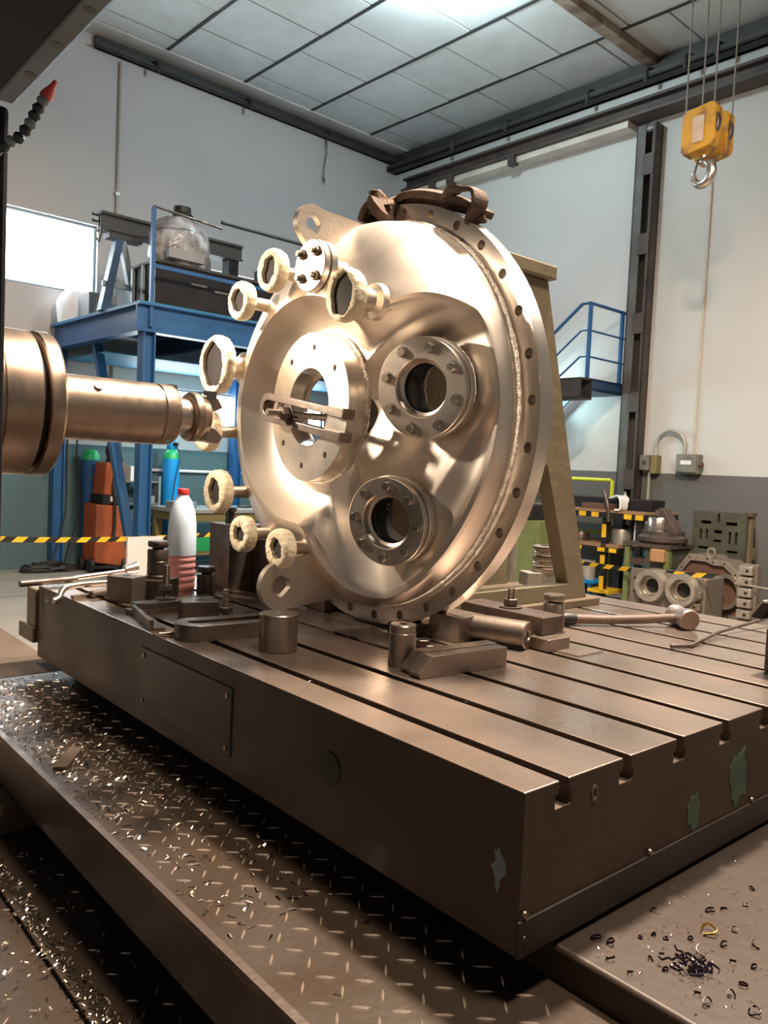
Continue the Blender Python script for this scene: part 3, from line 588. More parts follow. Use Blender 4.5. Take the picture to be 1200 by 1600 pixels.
# castings
t = thing('bored_casting', 'grey gearbox casting with two large bored rings on the floor', 'casting', (7.6, 3.45, 0), b=True)
bm = B(); box(bm, .05, .45, .17, .95, .0, .56); obj('body', bm, 'casting', t, smooth=0, bev=.02)
bm = B(); box(bm, .02, .05, .86, .98, .10, .58); obj('end_flange', bm, 'casting', t, smooth=0, bev=.01)
for z in (.2, .34, .48):
    bm = B(); cyl(bm, (.012, .925, z), (.03, .925, z), .012, n=10); obj('bolt_hole', bm, 'void', t)
for y in (.72, .38):
    bm = B(); lathe(bm, [(.105, .2), (.105, .015), (.115, 0), (.155, 0), (.165, .02), (.165, .2)], (-.07, y, .42), (1, 0, 0), 36); r = obj('bored_ring', bm, 'casting_face', t)
    bm = B(); lathe(bm, [(0, .112), (.105, .112)], (-.07, y, .42), (1, 0, 0), 30); obj('bore_dark', bm, 'void', r)
    bm = B(); lathe(bm, [(.075, .085), (.100, .085), (.100, .11), (.075, .11)], (-.07, y, .42), (1, 0, 0), 30, closed=True); obj('inner_ring', bm, 'casting_face', r)
for k, z in enumerate((.12, .24, .36)):
    bm = B(); box(bm, -.02, .06, .19, .30, z, z+.07); l = obj('lug', bm, 'casting', t, smooth=0, bev=.008)
    bm = B(); cyl(bm, (-.024, .245, z+.035), (-.01, .245, z+.035), .014, n=10); obj('lug_hole', bm, 'void', l)
t = thing('arched_casting', 'open half gearbox casting with arched bolted flange behind the bored casting', 'casting', (8.21, 3.46, 0), b=True); t.scale = (.9, .80, .92)
outer = [(1.0, .40), (1.02, .52), (.92, .66), (.80, .80), (.52, .80), (.46, .76), (.30, .76), (.14, .64), (.02, .58), (.02, .44), (.07, .36), (.02, .2), (.12, .08), (.22, .10)]
inner = [(.93, .40), (.94, .50), (.86, .62), (.77, .73), (.56, .73), (.46, .70), (.32, .70), (.18, .60), (.10, .53), (.10, .46), (.13, .38), (.09, .22), (.15, .14), (.22, .16)]
bm = B(); vo = [bm.verts.new((0, y, z)) for y, z in outer]; vi = [bm.verts.new((0, y, z)) for y, z in inner]; vo2 = [bm.verts.new((.05, y, z)) for y, z in outer]; vi2 = [bm.verts.new((.05, y, z)) for y, z in inner]
for k in range(len(vo)-1):
    for q in ((vo[k], vo[k+1], vi[k+1], vi[k]), (vo2[k], vi2[k], vi2[k+1], vo2[k+1]), (vo[k], vo2[k], vo2[k+1], vo[k+1]), (vi[k], vi[k+1], vi2[k+1], vi2[k])): bm.faces.new(q)
face(bm, [vo[0], vi[0], vi2[0], vo2[0]]); face(bm, [vo[-1], vo2[-1], vi2[-1], vi[-1]])
obj('arched_flange', bm, 'casting_face', t, smooth=0)
bm = B(); prism(bm, [(y, z) for y, z in outer]+[(.4, 0), (1.0, 0)], 'x', .05, .42); obj('shell', bm, 'casting', t, smooth=0)
bm = B(); prism(bm, inner+[(.5, .3), (.9, .34)], 'x', .044, .05); obj('hollow', bm, 'rust', t, smooth=0)
for (y0, z0), (y1, z1) in zip(outer, inner):
    bm = B(); cyl(bm, (-.004, (y0+y1)/2, (z0+z1)/2), (.02, (y0+y1)/2, (z0+z1)/2), .012, n=8); obj('bolt_hole', bm, 'void', t)
bm = B(); lathe(bm, [(.16, 0), (.20, 0), (.20, .08), (.16, .08)], (-.04, .27, .42), (1, 0, 0), 30, closed=True); obj('bearing_ring', bm, 'casting', t)
bm = B(); lathe(bm, [(.04, -.015), (.06, -.015), (.06, .015), (.04, .015)], (.02, .50, .84), (1, 0, 0), 18, closed=True); obj('lifting_eye', bm, 'casting_face', t)
bm = B(); tube(bm, [(-.05, .8, .50), (-.05, .58, .46)], .012, 6); obj('stud', bm, 'casting_face', t)
t = thing('bolt_lug_casting', 'narrow casting with a ladder of drilled lugs right of the arched casting', 'casting', (7.72, 3.17, 0), b=True)
bm = B(); box(bm, .06, .16, .02, .19, 0, .74); obj('body', bm, 'casting', t, smooth=0, bev=.01)
for k in range(5):
    z = .22+k*.105
    bm = B(); box(bm, -.02, .06, .04, .17, z, z+.085); l = obj('lug', bm, 'casting_face', t, smooth=0, bev=.008)
    bm = B(); cyl(bm, (-.024, .085, z+.04), (-.01, .085, z+.04), .016, n=10); obj('lug_hole', bm, 'void', l)
bm = B(); tube(bm, [(0, .2, .55), (-.05, -.6, .52)], .010, 6); obj('long_stud', bm, 'casting_face', t)
bm = B(); prism(bm, [(.0, 0), (.55, .0), (.5, .05), (.05, .22)], 'x', -.12, .1); tag(obj('dark_skid', bm, 'steel_dark', None, (7.5, 3.05, 0), b=True, smooth=0), 'dark wedge shaped skid below the drilled lug casting', 'skid')
bm = B(); box(bm, -.1, .2, 0, .4, 0, .16); tag(obj('timber_block', bm, 'wood', None, (7.75, 2.58, 0), b=True, smooth=0), 'brown timber block on the floor at the right edge', 'block')
tape('barrier_tape', 'yellow and black barrier tape hanging in front of the bored casting', (8.5, 5.72, .42), (7.5, 3.50, .59), .05, 16, sag=.02)
# ------------------------------------------------------------------ crane hook
t = thing('crane_hook', 'worn yellow crane hook block hanging on ropes near the right wall', 'crane hook', (7.5, 3.93, 4.62), b=True)
bp = [(-.16, .16), (-.13, .12), (.14, .07), (.175, .12), (.175, .44), (.13, .50), (-.12, .53), (-.16, .50)]
for x, nm in ((0, 'sheave_cover'), (.27, 'sheave_cover')):
    bm = B(); prism(bm, bp, 'x', x, x+.15); obj(nm, bm, 'hook_yellow', t, smooth=0, bev=.010)
bm = B(); box(bm, -.006, .0, -.055, .06, .17, .42); obj('faded_label', bm, 'hook_label', t, smooth=0)
for x in (.06, .33):
    bm = B(); cyl(bm, (x-.035, .0, .34), (x+.035, .0, .34), .185, n=32, bev=.01); obj('sheave', bm, 'steel_dark', t)
bm = B(); cyl(bm, (.02, .0, .34), (.40, .0, .34), .035, n=14); obj('axle', bm, 'brown_steel', t)
bm = B(); lathe(bm, [(0, .16), (.10, .15), (.12, .10), (.09, .06), (.05, .03), (0, .02)], (.14, 0, .05), n=20); obj('crosshead', bm, 'hook_yellow', t)
bm = B(); hp = [(.14, 0, 0), (.14, 0, -.06)]+[(.14, .115*math.cos(a)*.9-.0, -.185+.125*math.sin(a)) for a in [math.radians(q) for q in (75, 50, 20, -10, -40, -70, -100, -130, -160, -185)]]
hp = [(x, -y*.9, z*.92+.085) for x, y, z in hp]
hp = spline(hp, 4); tube(bm, hp, .04, 12, rr=[.038+.012*math.sin(PI*i/len(hp))-.018*(i/len(hp))**3 for i in range(len(hp))]); obj('hook', bm, 'steel_bright', t)
bm = B(); tube(bm, [(.14, .05, .06), (.14, .085, -.07)], .011, 8); obj('safety_latch', bm, 'bar', t)
for (x, y) in ((.05, .165), (.05, -.0), (.33, .02), (.33, -.17)):
    bm = B(); tube(bm, [(x, y, .40), (x, y*1.02, 2.35)], .009, 6); obj('rope', bm, 'grey_metal', t)
# ================================================================== THE MACHINE (axes of the table)
# lower decks, tread plates
def ribs(x0, x1, y0, y1, z, pitch, skip=0., L=.034, wd=.0042, h=.0022, seed=1):
    bm = B(); rnd = random.Random(seed); ny = int((y1-y0)/pitch); nx = int((x1-x0)/pitch)
    for i in range(nx):
        for j in range(ny):
            if rnd.random() < skip: continue
            a = math.radians(-41 if (i+j) % 2 == 0 else 49)+rnd.uniform(-.03, .03)
            cx, cyy = x0+(i+.5)*pitch, y0+(j+.5)*pitch; d = Vector((math.cos(a), math.sin(a), 0)); n = Vector((-d.y, d.x, 0)); c = Vector((cx, cyy, z))
            e = [bm.verts.new(c-d*L/2), bm.verts.new(c-n*wd/2-d*L*.18), bm.verts.new(c-n*wd/2+d*L*.18), bm.verts.new(c+d*L/2), bm.verts.new(c+n*wd/2+d*L*.18), bm.verts.new(c+n*wd/2-d*L*.18)]
            q0 = bm.verts.new(c-d*L*.25+Vector((0, 0, h))); q1 = bm.verts.new(c+d*L*.25+Vector((0, 0, h)))
            for f in ((e[0], e[1], q0), (e[1], e[2], q1, q0), (e[2], e[3], q1), (e[3], e[4], q1), (e[4], e[5], q0, q1), (e[5], e[0], q0)): bm.faces.new(f)
    return bm
def chips(x0, x1, y0, y1, z, n, seed, big=.012, dens=None):
    bm = B(); rnd = random.Random(seed)
    for _ in range(n):
        x, y = rnd.uniform(x0, x1), rnd.uniform(y0, y1)
        if dens and rnd.random() > dens(x, y): continue
        L = rnd.uniform(.3, 1)*big; a = rnd.uniform(0, PI); wv = L*rnd.uniform(.12, .35); t = rnd.uniform(-.3, .9)
        d = Vector((math.cos(a), math.sin(a), .0)); nn = Vector((-math.sin(a)*math.cos(t), math.cos(a)*math.cos(t), math.sin(t)))
        c = Vector((x, y, z+.001+abs(nn.z)*wv)); v = [bm.verts.new(c-d*L-nn*wv), bm.verts.new(c-nn*wv*.6+Vector((0, 0, .3*L))), bm.verts.new(c+d*L-nn*wv), bm.verts.new(c+d*L+nn*wv), bm.verts.new(c+nn*wv+Vector((0, 0, .3*L))), bm.verts.new(c-d*L+nn*wv)]
        bm.faces.new((v[0], v[1], v[4], v[5])); bm.faces.new((v[1], v[2], v[3], v[4]))
    return bm
t = thing('tread_cover', 'long oily chequered tread plate cover on a dark beam beside the work table', 'walkway', (.69, .2, .5))
bm = B(); box(bm, .0, .40, -1.2, 2.93, .145, .16); obj('tread_plate', bm, 'tread', t, smooth=0)
bm = B(); box(bm, .0, .02, -1.2, 2.93, .03, .146); box(bm, .0, .1, -1.2, 2.93, .02, .03); obj('beam_face', bm, 'dark_paint', t, smooth=0)
bm = B(); box(bm, -.004, .012, -1.2, 2.93, .146, .163); obj('edge_strip', bm, 'steel_dark', t, smooth=0)
o = obj('tread_pattern', ribs(.03, .39, -1.1, 2.9, .16, .046, .02), 'tread_rib', t); o['kind'] = 'stuff'
bm = B(); box(bm, 0, .28, 0, 1.4, 0, .02); box(bm, 0, .28, 0, .02, -.2, 0)
tag(obj('end_cover', bm, 'brown_steel_matte', None, (.83, 3.14, .64), smooth=0), 'plain brown cover plate beyond the far end of the tread plate', 'cover plate')
t = thing('lower_deck', 'lower chequered deck strewn with bright chips at the bottom left', 'deck', (.2, .2, 0))
bm = B(); box(bm, .375, .75, -1.2, 2.15, .36, .42); obj('tread_plate', bm, 'tread', t, smooth=0)
bm = B(); box(bm, -.6, .373, -1.2, 2.15, .36, .408); obj('tread_plate', bm, 'tread', t, smooth=0)
bm = B(); box(bm, -.6, .75, 2.15, 3.2, .36, .50); obj('raised_step', bm, 'brown_steel_matte', t, smooth=0)
bm = B(); box(bm, -.55, .7, -1.1, 3.1, 0, .36); obj('deck_base', bm, 'black', t, smooth=0)
o = obj('tread_pattern', ribs(.385, .74, -1.1, 2.1, .42, .052, .45, .026, .004, .002, 4), 'tread_rib', t); o['kind'] = 'stuff'
o = obj('tread_pattern', ribs(-.5, .365, -1.1, 2.1, .408, .052, .45, .026, .004, .002, 5), 'tread_rib', t); o['kind'] = 'stuff'
# bed plate under the right of the table
t = thing('bed_plate', 'plain steel bed plate littered with chips right of the table corner', 'bed plate', (1.09, -.6, .3))
bm = B(); box(bm, 0, 2.4, 0, 3.6, .2, .42); obj('plate', bm, 'plain_plate', t, bev=.008)
bm = B(); box(bm, .05, 2.3, .1, 3.5, -.3, .2); obj('bed_base', bm, 'dark_paint', t, smooth=0)
# ------------------------------------------------------------------ T-slot table
t = thing('work_table', 'large heavy brown machine table with long T-slots and chipped green paint', 'machine table', (.993, .78, .73))
TW, TL, TH = 1.932, 2.35, .27
sl = [.102+.1862*i for i in range(10)]
pts = [(0, 0), (TW, 0), (TW, TH)]
for s in reversed(sl):
    pts += [(s+.0125, TH), (s+.0125, TH-.024), (s+.021, TH-.024), (s+.021, TH-.046), (s-.021, TH-.046), (s-.021, TH-.024), (s-.0125, TH-.024), (s-.0125, TH)]
pts += [(0, TH)]
bm = B(); prism(bm, [(x, z) for x, z in pts], 'y', 0, TL)
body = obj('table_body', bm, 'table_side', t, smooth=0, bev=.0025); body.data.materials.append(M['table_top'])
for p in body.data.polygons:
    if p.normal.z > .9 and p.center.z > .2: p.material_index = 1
bm = B(); box(bm, -.004, TW, -.006, 0, .0, .062); obj('rim_strip', bm, 'dark_paint', t, smooth=0, bev=.002)
bm = B(); box(bm, .98, TW-.05, .1, TL-.05, -.008, 0); obj('slide_base', bm, 'black', t, smooth=0)
bm = B(); box(bm, -.004, 0, .90, 1.42, .05, .222); pn = obj('cover_panel', bm, 'cover_panel', t, smooth=0, bev=.002)
for y, z in ((.92, .07), (.92, .2), (1.4, .07), (1.4, .2)):
    bm = B(); cyl(bm, (-.007, y, z), (-.003, y, z), .007, n=10); obj('screw', bm, 'steel', pn)
bm = B(); cyl(bm, (-.003, .505, .15), (0, .505, .15), .036, n=24, bev=.001); obj('round_plug', bm, 'cover_panel', t)
for x, z in ((.012, .07), (.012, .03), (.38, .068), (.80, .068), (1.25, .068)):
    bm = B(); lathe(bm, [(0, -.004), (.006, -.004), (.007, 0)], (x, -.003, z), (0, 1, 0), 10); obj('rim_screw', bm, 'steel', t)
bm = B(); lathe(bm, [(.007, 0), (.011, 0), (.011, .002), (.007, .002)], (.19, -.002, .226), (0, 1, 0), 20, closed=True); bmesh.ops.scale(bm, vec=(.75, 1, 1.35), verts=bm.verts, space=Matrix.Translation((-.19, 0, -.226))); obj('zero_mark', bm, 'mark', t)
for k, (cx, cz, rx, rz) in enumerate(((.545, .105, .030, .042), (.735, .135, .045, .075), (.95, .15, .03, .06), (1.02, .12, .04, .05))):
    rnd = random.Random(k+3); bm = B(); v = [bm.verts.new((cx+rx*rnd.uniform(.55, 1.1)*math.cos(a), -.0012, cz+rz*rnd.uniform(.6, 1.1)*math.sin(a))) for a in [2*PI*i/18 for i in range(18)]]
    v2 = [bm.verts.new(q.co+Vector((0, .0011, 0))) for q in v]; bm.faces.new(v); bm.faces.new(v2[::-1])
    for i in range(18): bm.faces.new((v[i], v2[i], v2[(i+1) % 18], v[(i+1) % 18]))
    obj('paint_patch', bm, 'green_patch', t, smooth=0)
bm = B(); rnd = random.Random(2); v = [bm.verts.new((-.0012, .045+.016*rnd.uniform(.4, 1.1)*math.cos(a), .13+.04*rnd.uniform(.6, 1.1)*math.sin(a))) for a in [2*PI*i/16 for i in range(16)]]; v2 = [bm.verts.new(q.co+Vector((.0011, 0, 0))) for q in v]; bm.faces.new(v); bm.faces.new(v2[::-1]); [bm.faces.new((v[i], v2[i], v2[(i+1) % 16], v[(i+1) % 16])) for i in range(16)]; obj('paint_patch', bm, 'frame_grey', t, smooth=0)
bm = B(); box(bm, -.012, .35, TL, TL+.10, .11, .255); box(bm, -.02, .35, TL, TL+.17, .05, .11); obj('end_bracket', bm, 'olive_edge', t, smooth=0, bev=.006)
# ------------------------------------------------------------------ headstock, spindle, upper rail
t = thing('headstock', 'dark machine headstock with a big turned disc and long steel spindle', 'headstock', (.45, 1.989, 1.615))
bm = B(); box(bm, -1.2, .03, -.24, .5, -.75, .57); obj('housing', bm, 'machine_dark', t, smooth=0, bev=.01)
bm = B(); lathe(bm, [(.05, .02), (.166, .02), (.168, .025), (.168, .05), (.165, .052), (.165, .055), (.168, .057), (.168, .132), (.164, .135), (.15, .136)], (0, 0, 0), (1, 0, 0), 96); obj('rear_disc', bm, 'spindle', t)
bm = B(); lathe(bm, [(.150, .13), (.150, .152)], (0, 0, 0), (1, 0, 0), 72); obj('groove', bm, 'black', t)
bm = B(); lathe(bm, [(.14, .147), (.165, .147), (.169, .150), (.169, .178), (.164, .184), (.09, .184), (.085, .19)], (0, 0, 0), (1, 0, 0), 96); obj('front_disc', bm, 'spindle', t)
bm = B(); lathe(bm, [(.085, .165), (.079, .18), (.079, .455), (.0765, .458), (.0765, .461), (.079, .464), (.079, .498), (.074, .506), (.04, .506)], (0, 0, 0), (1, 0, 0), 72); q = obj('quill', bm, 'spindle', t)
bm = B(); cyl(bm, (.29, -.058, .048), (.29, -.063, .053), .011, n=14); obj('plug', bm, 'steel_dark', q)
bm = B(); lathe(bm, [(.048, .5), (.048, .556), (.045, .558)], (0, 0, 0), (1, 0, 0), 40); box(bm, .488, .515, -.02, .02, .05, .079); obj('tool_shank', bm, 'steel_bright', t)
bm = B(); lathe(bm, [(.03, .55), (.060, .552), (.066, .558), (.066, .578), (.060, .586), (.052, .605), (.02, .607)], (0, 0, 0), (1, 0, 0), 40); prism(bm, [(.58, .025), (.585, .06), (.635, .055), (.65, .03), (.63, .02)], 'y', -.024, .02); prism(bm, [(.58, -.02), (.63, -.025), (.655, -.05), (.64, -.068), (.585, -.062)], 'y', -.02, .024); obj('cutter_head', bm, 'spindle', t, bev=.003)
bm = B(); box(bm, .60, .628, -.026, .0, .052, .072); obj('cutting_insert', bm, 'bar', t, smooth=0)
bm = B(); cyl(bm, (.53, -.038, -.015), (.53, -.042, -.015), .006, n=10); obj('set_screw', bm, 'black', t)
t = thing('cross_rail', 'huge dark overhead machine rail with a bolted flange in the upper left corner', 'machine rail', (.777, 0, 2.6))
bm = B(); box(bm, -1.6, -.06, -1.5, 2.75, .03, .9); obj('rail_body', bm, 'machine_dark', t, smooth=0)
bm = B(); box(bm, -.062, 0, -1.5, 2.79, 0, .03); fl = obj('flange_strip', bm, 'machine_grey', t, bev=.008)
bm = B(); box(bm, -1.6, -.062, -1.5, 2.79, .005, .03); obj('under_plate', bm, 'machine_dark', t, smooth=0)
for k in range(9):
    bm = B(); cyl(bm, (-.031, 2.53-.232*k, -.001), (-.031, 2.53-.232*k, .004), .017, n=18); obj('bolt_hole', bm, 'black', fl)
bm = B(); box(bm, -1.6, -.05, 2.75, 3.1, .01, .5); obj('end_block', bm, 'machine_dark', t, smooth=0, bev=.01)
t = thing('coolant_hose', 'segmented dark grey coolant hose with a red nozzle at the left edge', 'hose', (.33, 1.25, 1.93))
hp = spline([(-.012, .030, -.006), (.0045, .014, .0025), (.015, .0055, .013), (.025, -.003, .020), (.036, -.013, .038), (.044, -.016, .057), (.051, -.021, .073), (.060, -.0275, .092)], 10)
L = 0; nxt = .0; seg = []
for a, b in zip(hp, hp[1:]):
    L += (b-a).length
    if L >= nxt: seg.append((b, (b-a).normalized())); nxt = L+.0118
for k, (p, d) in enumerate(seg[:-2]):
    bm = B(); lathe(bm, [(0, -.002), (.0055, -.002), (.0088, .0025), (.0088, .0045), (.0058, .0105), (0, .011)], p, d, 16); obj('hose_segment', bm, 'frame_grey' if k % 3 == 0 else 'machine_grey', t)
p, d = seg[-2]; bm = B(); lathe(bm, [(0, -.004), (.0088, -.004), (.0085, .003), (.0045, .014), (.0026, .025), (0, .025)], p, d, 16); obj('nozzle', bm, 'nozzle_red', t)
# ================================================================== THE VESSEL HEAD
VX, VY, VZ = 1.665, 1.989, 1.6616
V = thing('vessel_head', 'big polished stainless steel vessel head standing on edge with nozzles and ports', 'vessel head', (VX, VY, VZ))
PC, PB = Vector((-.398, .063)), Vector((-.272, -.304))      # port centres
def dome(r): return .018+.345*math.sqrt(max(0., 1-(r/.602)**2))
# the pocket edge, as radius over angle round the vessel axis: round the centre port, then the bay of the two sight ports
EDGE = [(-88, .335), (-70, .335), (0, .335), (90, .335), (128, .335), (133.5, .337), (136, .352), (138.2, .388), (140.2, .44), (143, .493), (148, .538), (154.5, .571), (165, .582), (176, .586), (186, .583), (194, .580), (205, .575), (213, .572), (227, .569), (240, .570), (248, .566), (254, .546), (258, .512), (260.4, .468), (262, .42), (263.6, .375), (266, .346), (269, .337), (272, .335)]
def edge_r(deg):
    deg = (deg+88) % 360-88
    for k in range(len(EDGE)-1):
        (a, r0), (b, r1) = EDGE[k], EDGE[k+1]
        if a <= deg <= b:
            pm = EDGE[k-1] if k else (a-10, r0); pn = EDGE[k+2] if k+2 < len(EDGE) else (b+10, r1)
            m0 = (r1-pm[1])/(b-pm[0])*(b-a); m1 = (pn[1]-r0)/(pn[0]-a)*(b-a); q = (deg-a)/(b-a)
            return (2*q**3-3*q*q+1)*r0+(q**3-2*q*q+q)*m0+(3*q*q-2*q**3)*r1+(q**3-q*q)*m1
    return .335
def floor_h(u, w_):
    p = -u*.927-w_*.375; q = p-.155; k = .06          # flat round the centre port, then one inclined plane under both sight ports
    q = q if q > k else (0. if q < -k else (q+k)**2/(4*k))
    return .205-.34*q
NT = 640; n1, n2 = 76, 26
ths = [-88+360*k/NT for k in range(NT)]; rls = np.array([edge_r(a) for a in ths]); tr = np.radians(ths)
ex, ey = rls*np.cos(tr), rls*np.sin(tr)
bm = B(); ringsv = []
for k in range(NT):
    c, s_ = math.cos(tr[k]), math.sin(tr[k]); rl = float(rls[k]); land = min(.020, (.5995-rl)*.6); top = dome(rl+land*.6)
    q = np.linspace(0, 1, n1+1); rr = .112+(rl-.112)*(1-(1-q)**1.6)
    dist = np.sqrt(((rr[:, None]*c-ex[None])**2+(rr[:, None]*s_-ey[None])**2).min(1)); colv = []
    for j in range(n1+1):
        u, w_ = float(rr[j])*c, float(rr[j])*s_; F = min(floor_h(u, w_), top)
        g = max(0., 1-float(dist[j])/.095) if j < n1 else 1.
        colv.append(bm.verts.new((-(F+(top-F)*g**1.9), u, w_)))
    for j in range(1, n2+1):
        q1 = (j-1)/(n2-1); r2 = rl+land+(.6015-rl-land)*q1
        colv.append(bm.verts.new((-(dome(r2) if j > 1 else top-.002), r2*c, r2*s_)))
    ringsv.append(colv)
for k in range(NT):
    A, D2 = ringsv[k], ringsv[(k+1) % NT]
    for j in range(n1+n2):
        m4 = (A[j].co+D2[j+1].co)/2
        if (Vector((m4.y, m4.z))-PC).length < .085 or (Vector((m4.y, m4.z))-PB).length < .082: continue
        bm.faces.new((A[j], D2[j], D2[j+1], A[j+1]))
sh = obj('shell', bm, 'stainless', V, smooth=32)
md = sh.modifiers.new('solidify', 'SOLIDIFY'); md.thickness = .010; md.offset = -1
# lip land along the pocket edge
bm = B(); holed_ring(bm, (0, 0, 0), .598, .661, 32, .0145, .6334, math.radians(109.4-11.25*0), 0, .05, deep=.03); obj('flange', bm, 'stainless_turned', V, smooth=30)
bm = B(); lathe(bm, [(.596, .05), (.596, .001), (.598, 0)], (0, 0, 0), (1, 0, 0), 128); obj('flange_bore', bm, 'stainless_dull', V)
def weld_ring(bm, c, R, r, n=160, seed=1, x=0):
    rnd = random.Random(seed); k = [rnd.uniform(.75, 1.25) for _ in range(n)]; rings = []
    for i in range(n):
        a = 2*PI*i/n; q = r*k[i]
        rings.append([bm.verts.new((x+c[0]+q*math.cos(b), c[1]+(R+q*math.sin(b))*math.cos(a), c[2]+(R+q*math.sin(b))*math.sin(a))) for b in [2*PI*j/8 for j in range(8)]])
    for i in range(n):
        A, D2 = rings[i], rings[(i+1) % n]
        for j in range(8): bm.faces.new((A[j], A[(j+1) % 8], D2[(j+1) % 8], D2[j]))
bm = B(); weld_ring(bm, (-.014, 0, 0), .601, .0075, 260); obj('weld_bead', bm, 'weld', V, smooth=60)
# centre port ring
bm = B(); holed_ring(bm, (0, 0, 0), .117, .222, 8, .0095, .178, math.radians(8), 0, .06, deep=.028)
lathe(bm, [(.117, 0), (.117, .07)], (0, 0, 0), (1, 0, 0), 96)
bmesh.ops.transform(bm, matrix=Matrix.Translation((-.265, .004, .012)) @ Matrix.Rotation(math.radians(-4.5), 4, 'Z'), verts=bm.verts); obj('centre_port_ring', bm, 'stainless_turned', V, smooth=30)
bm = B(); weld_ring(bm, (-.217, 0, .012), .224, .006, 150, 3); obj('weld_bead', bm, 'weld', V, smooth=60)
# sight ports: they stand square on the inclined floor of the pocket
NP = Vector((-1, -.30, -.125)).normalized()
for nm, P, R, ph in (('sight_port', PC, .135, 17), ('sight_port', PB, .126, 6)):
    T4 = Matrix.Translation(Vector((-floor_h(P.x, P.y), P.x, P.y))+NP*.060) @ Vector((-1, 0, 0)).rotation_difference(NP).to_matrix().to_4x4()
    def put(bm, T4=T4): bmesh.ops.transform(bm, matrix=T4, verts=bm.verts); return bm
    X = (1, 0, 0); O = (0, 0, 0)
    bm = B(); lathe(bm, [(.100, .024), (R-.002, .024), (R, .022), (R, .002), (R-.002, 0), (.080, 0), (.077, .003), (.074, .022), (.066, .026)], O, X, 72)
    sp = obj(nm, put(bm), 'stainless_turned', V, smooth=30)
    bm = B(); lathe(bm, [(R-.014, .020), (R-.014, .036)], O, X, 60); obj('gasket', put(bm), 'black', sp)
    bm = B(); lathe(bm, [(.075, .031), (R-.002, .031), (R+.002, .034), (R+.002, .050), (R-.002, .053), (R-.012, .056), (R-.016, .07)], O, X, 72); obj('back_ring', put(bm), 'stainless_turned', sp, smooth=30)
    bm = B(); lathe(bm, [(.070, .026), (.067, .028), (.067, .13), (.072, .13)], O, X, 60); obj('port_neck', put(bm), 'void', sp)  # near-black colour puts shade into the steel neck behind the glass
    bm = B(); lathe(bm, [(0, .034), (.0675, .034), (.0675, .044), (0, .044)], O, X, 48); obj('sight_glass', put(bm), 'glass', sp)
    for k in range(8):
        a = math.radians(ph+45*k); bm = B(); y, z = .813*R*math.cos(a), .813*R*math.sin(a)
        hexa(bm, (-.002, y, z), (-1, 0, 0), .0135, .012, phase=a*3); lathe(bm, [(.016, 0), (.016, .002), (0, .002)], (0, y, z), (-1, 0, 0), 16); obj('bolt', put(bm), 'steel_bright', sp, smooth=20)
    bm = B(); weld_ring(bm, (.057, 0, 0), R-.004, .006, 90, 5); obj('weld_bead', put(bm), 'weld', sp, smooth=60)
# paper covered nozzles around the head
def paper(bm, c, R, th, seed, open_=.6):
    rnd = random.Random(seed); n = 72; ph = [rnd.uniform(0, 6.3) for _ in range(6)]
    prof = []
    for i in range(n):
        a = 2*PI*i/n; wr = .03*math.sin(19*a+ph[0])+.03*math.sin(31*a+ph[1])+rnd.uniform(-.03, .03)
        ri = R*(open_+.07*math.sin(2*a+ph[2])+.025*math.sin(5*a+ph[3])+.02*math.sin(7*a+ph[4])+rnd.uniform(-.02, .02)); ro = R*(1+wr*.25)
        pr = [(min(R*.80, ri*1.05), th*.75), (ri, th*.12), (ri*.995, -.001), (ri+(ro-ri)*.5, -.004+.0035*rnd.uniform(-1, 1)), (ro*.94, -.001+wr*.03), (ro, th*.22), (ro*(1.0+wr*.25), th*.6), (ro*.95, th*.98), (R*.45, th)]
        prof.append([bm.verts.new((c[0]+t_, c[1]+r*math.cos(a), c[2]+r*math.sin(a))) for r, t_ in pr])
    for i in range(n):
        A, D2 = prof[i], prof[(i+1) % n]
        for j in range(len(A)-1): bm.faces.new((A[j], A[j+1], D2[j+1], D2[j]))
NZ = [(135, .408, .070, .74), (80, .414, .063, .60), (54.4, .419, .060, .62), (21.3, .418, .096, .72), (-8, .444, .070, .58), (-36.5, .439, .071, .57), (-64, .429, .057, .50), (-93.5, .409, .058, .52)]
for k, (a, r, R, op) in enumerate(NZ):
    a = math.radians(a); c = (-.378, r*math.cos(a), r*math.sin(a))
    pr_ = {0: .030, 3: .036}.get(k, .020)
    bm = B(); cyl(bm, (-.34, c[1], c[2]), (-.10, c[1]*1.0, c[2]*1.0), pr_, n=24); nz = obj('nozzle', bm, 'stainless_dull', V)
    bm = B(); paper(bm, c, R, .036, 20+k, op); obj('paper_cover', bm, 'paper', nz, smooth=65)
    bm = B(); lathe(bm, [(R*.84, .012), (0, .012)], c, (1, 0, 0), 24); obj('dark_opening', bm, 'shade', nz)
    if k in (0, 3): bm = B(); lathe(bm, [(pr_+.02, 0), (pr_+.018, -.02), (pr_, -.03)], (-dome(r)+.02, c[1], c[2]), (1, 0, 0), 28); obj('collar', bm, 'stainless', nz)
a = math.radians(108.5); c = (-.372, .411*math.cos(a), .411*math.sin(a))
bm = B(); cyl(bm, (-.34, c[1], c[2]), (-.12, c[1], c[2]), .03, n=24); nz = obj('nozzle', bm, 'stainless_dull', V)
bm = B(); lathe(bm, [(0, 0), (.070, 0), (.072, .002), (.072, .018), (.070, .02), (0, .02)], c, (1, 0, 0), 48); obj('blind_flange', bm, 'stainless_turned', nz)
bm = B(); lathe(bm, [(.03, .024), (.070, .024), (.072, .026), (.072, .044), (.070, .046), (.03, .05)], c, (1, 0, 0), 48); obj('nozzle_flange', bm, 'stainless_turned', nz)
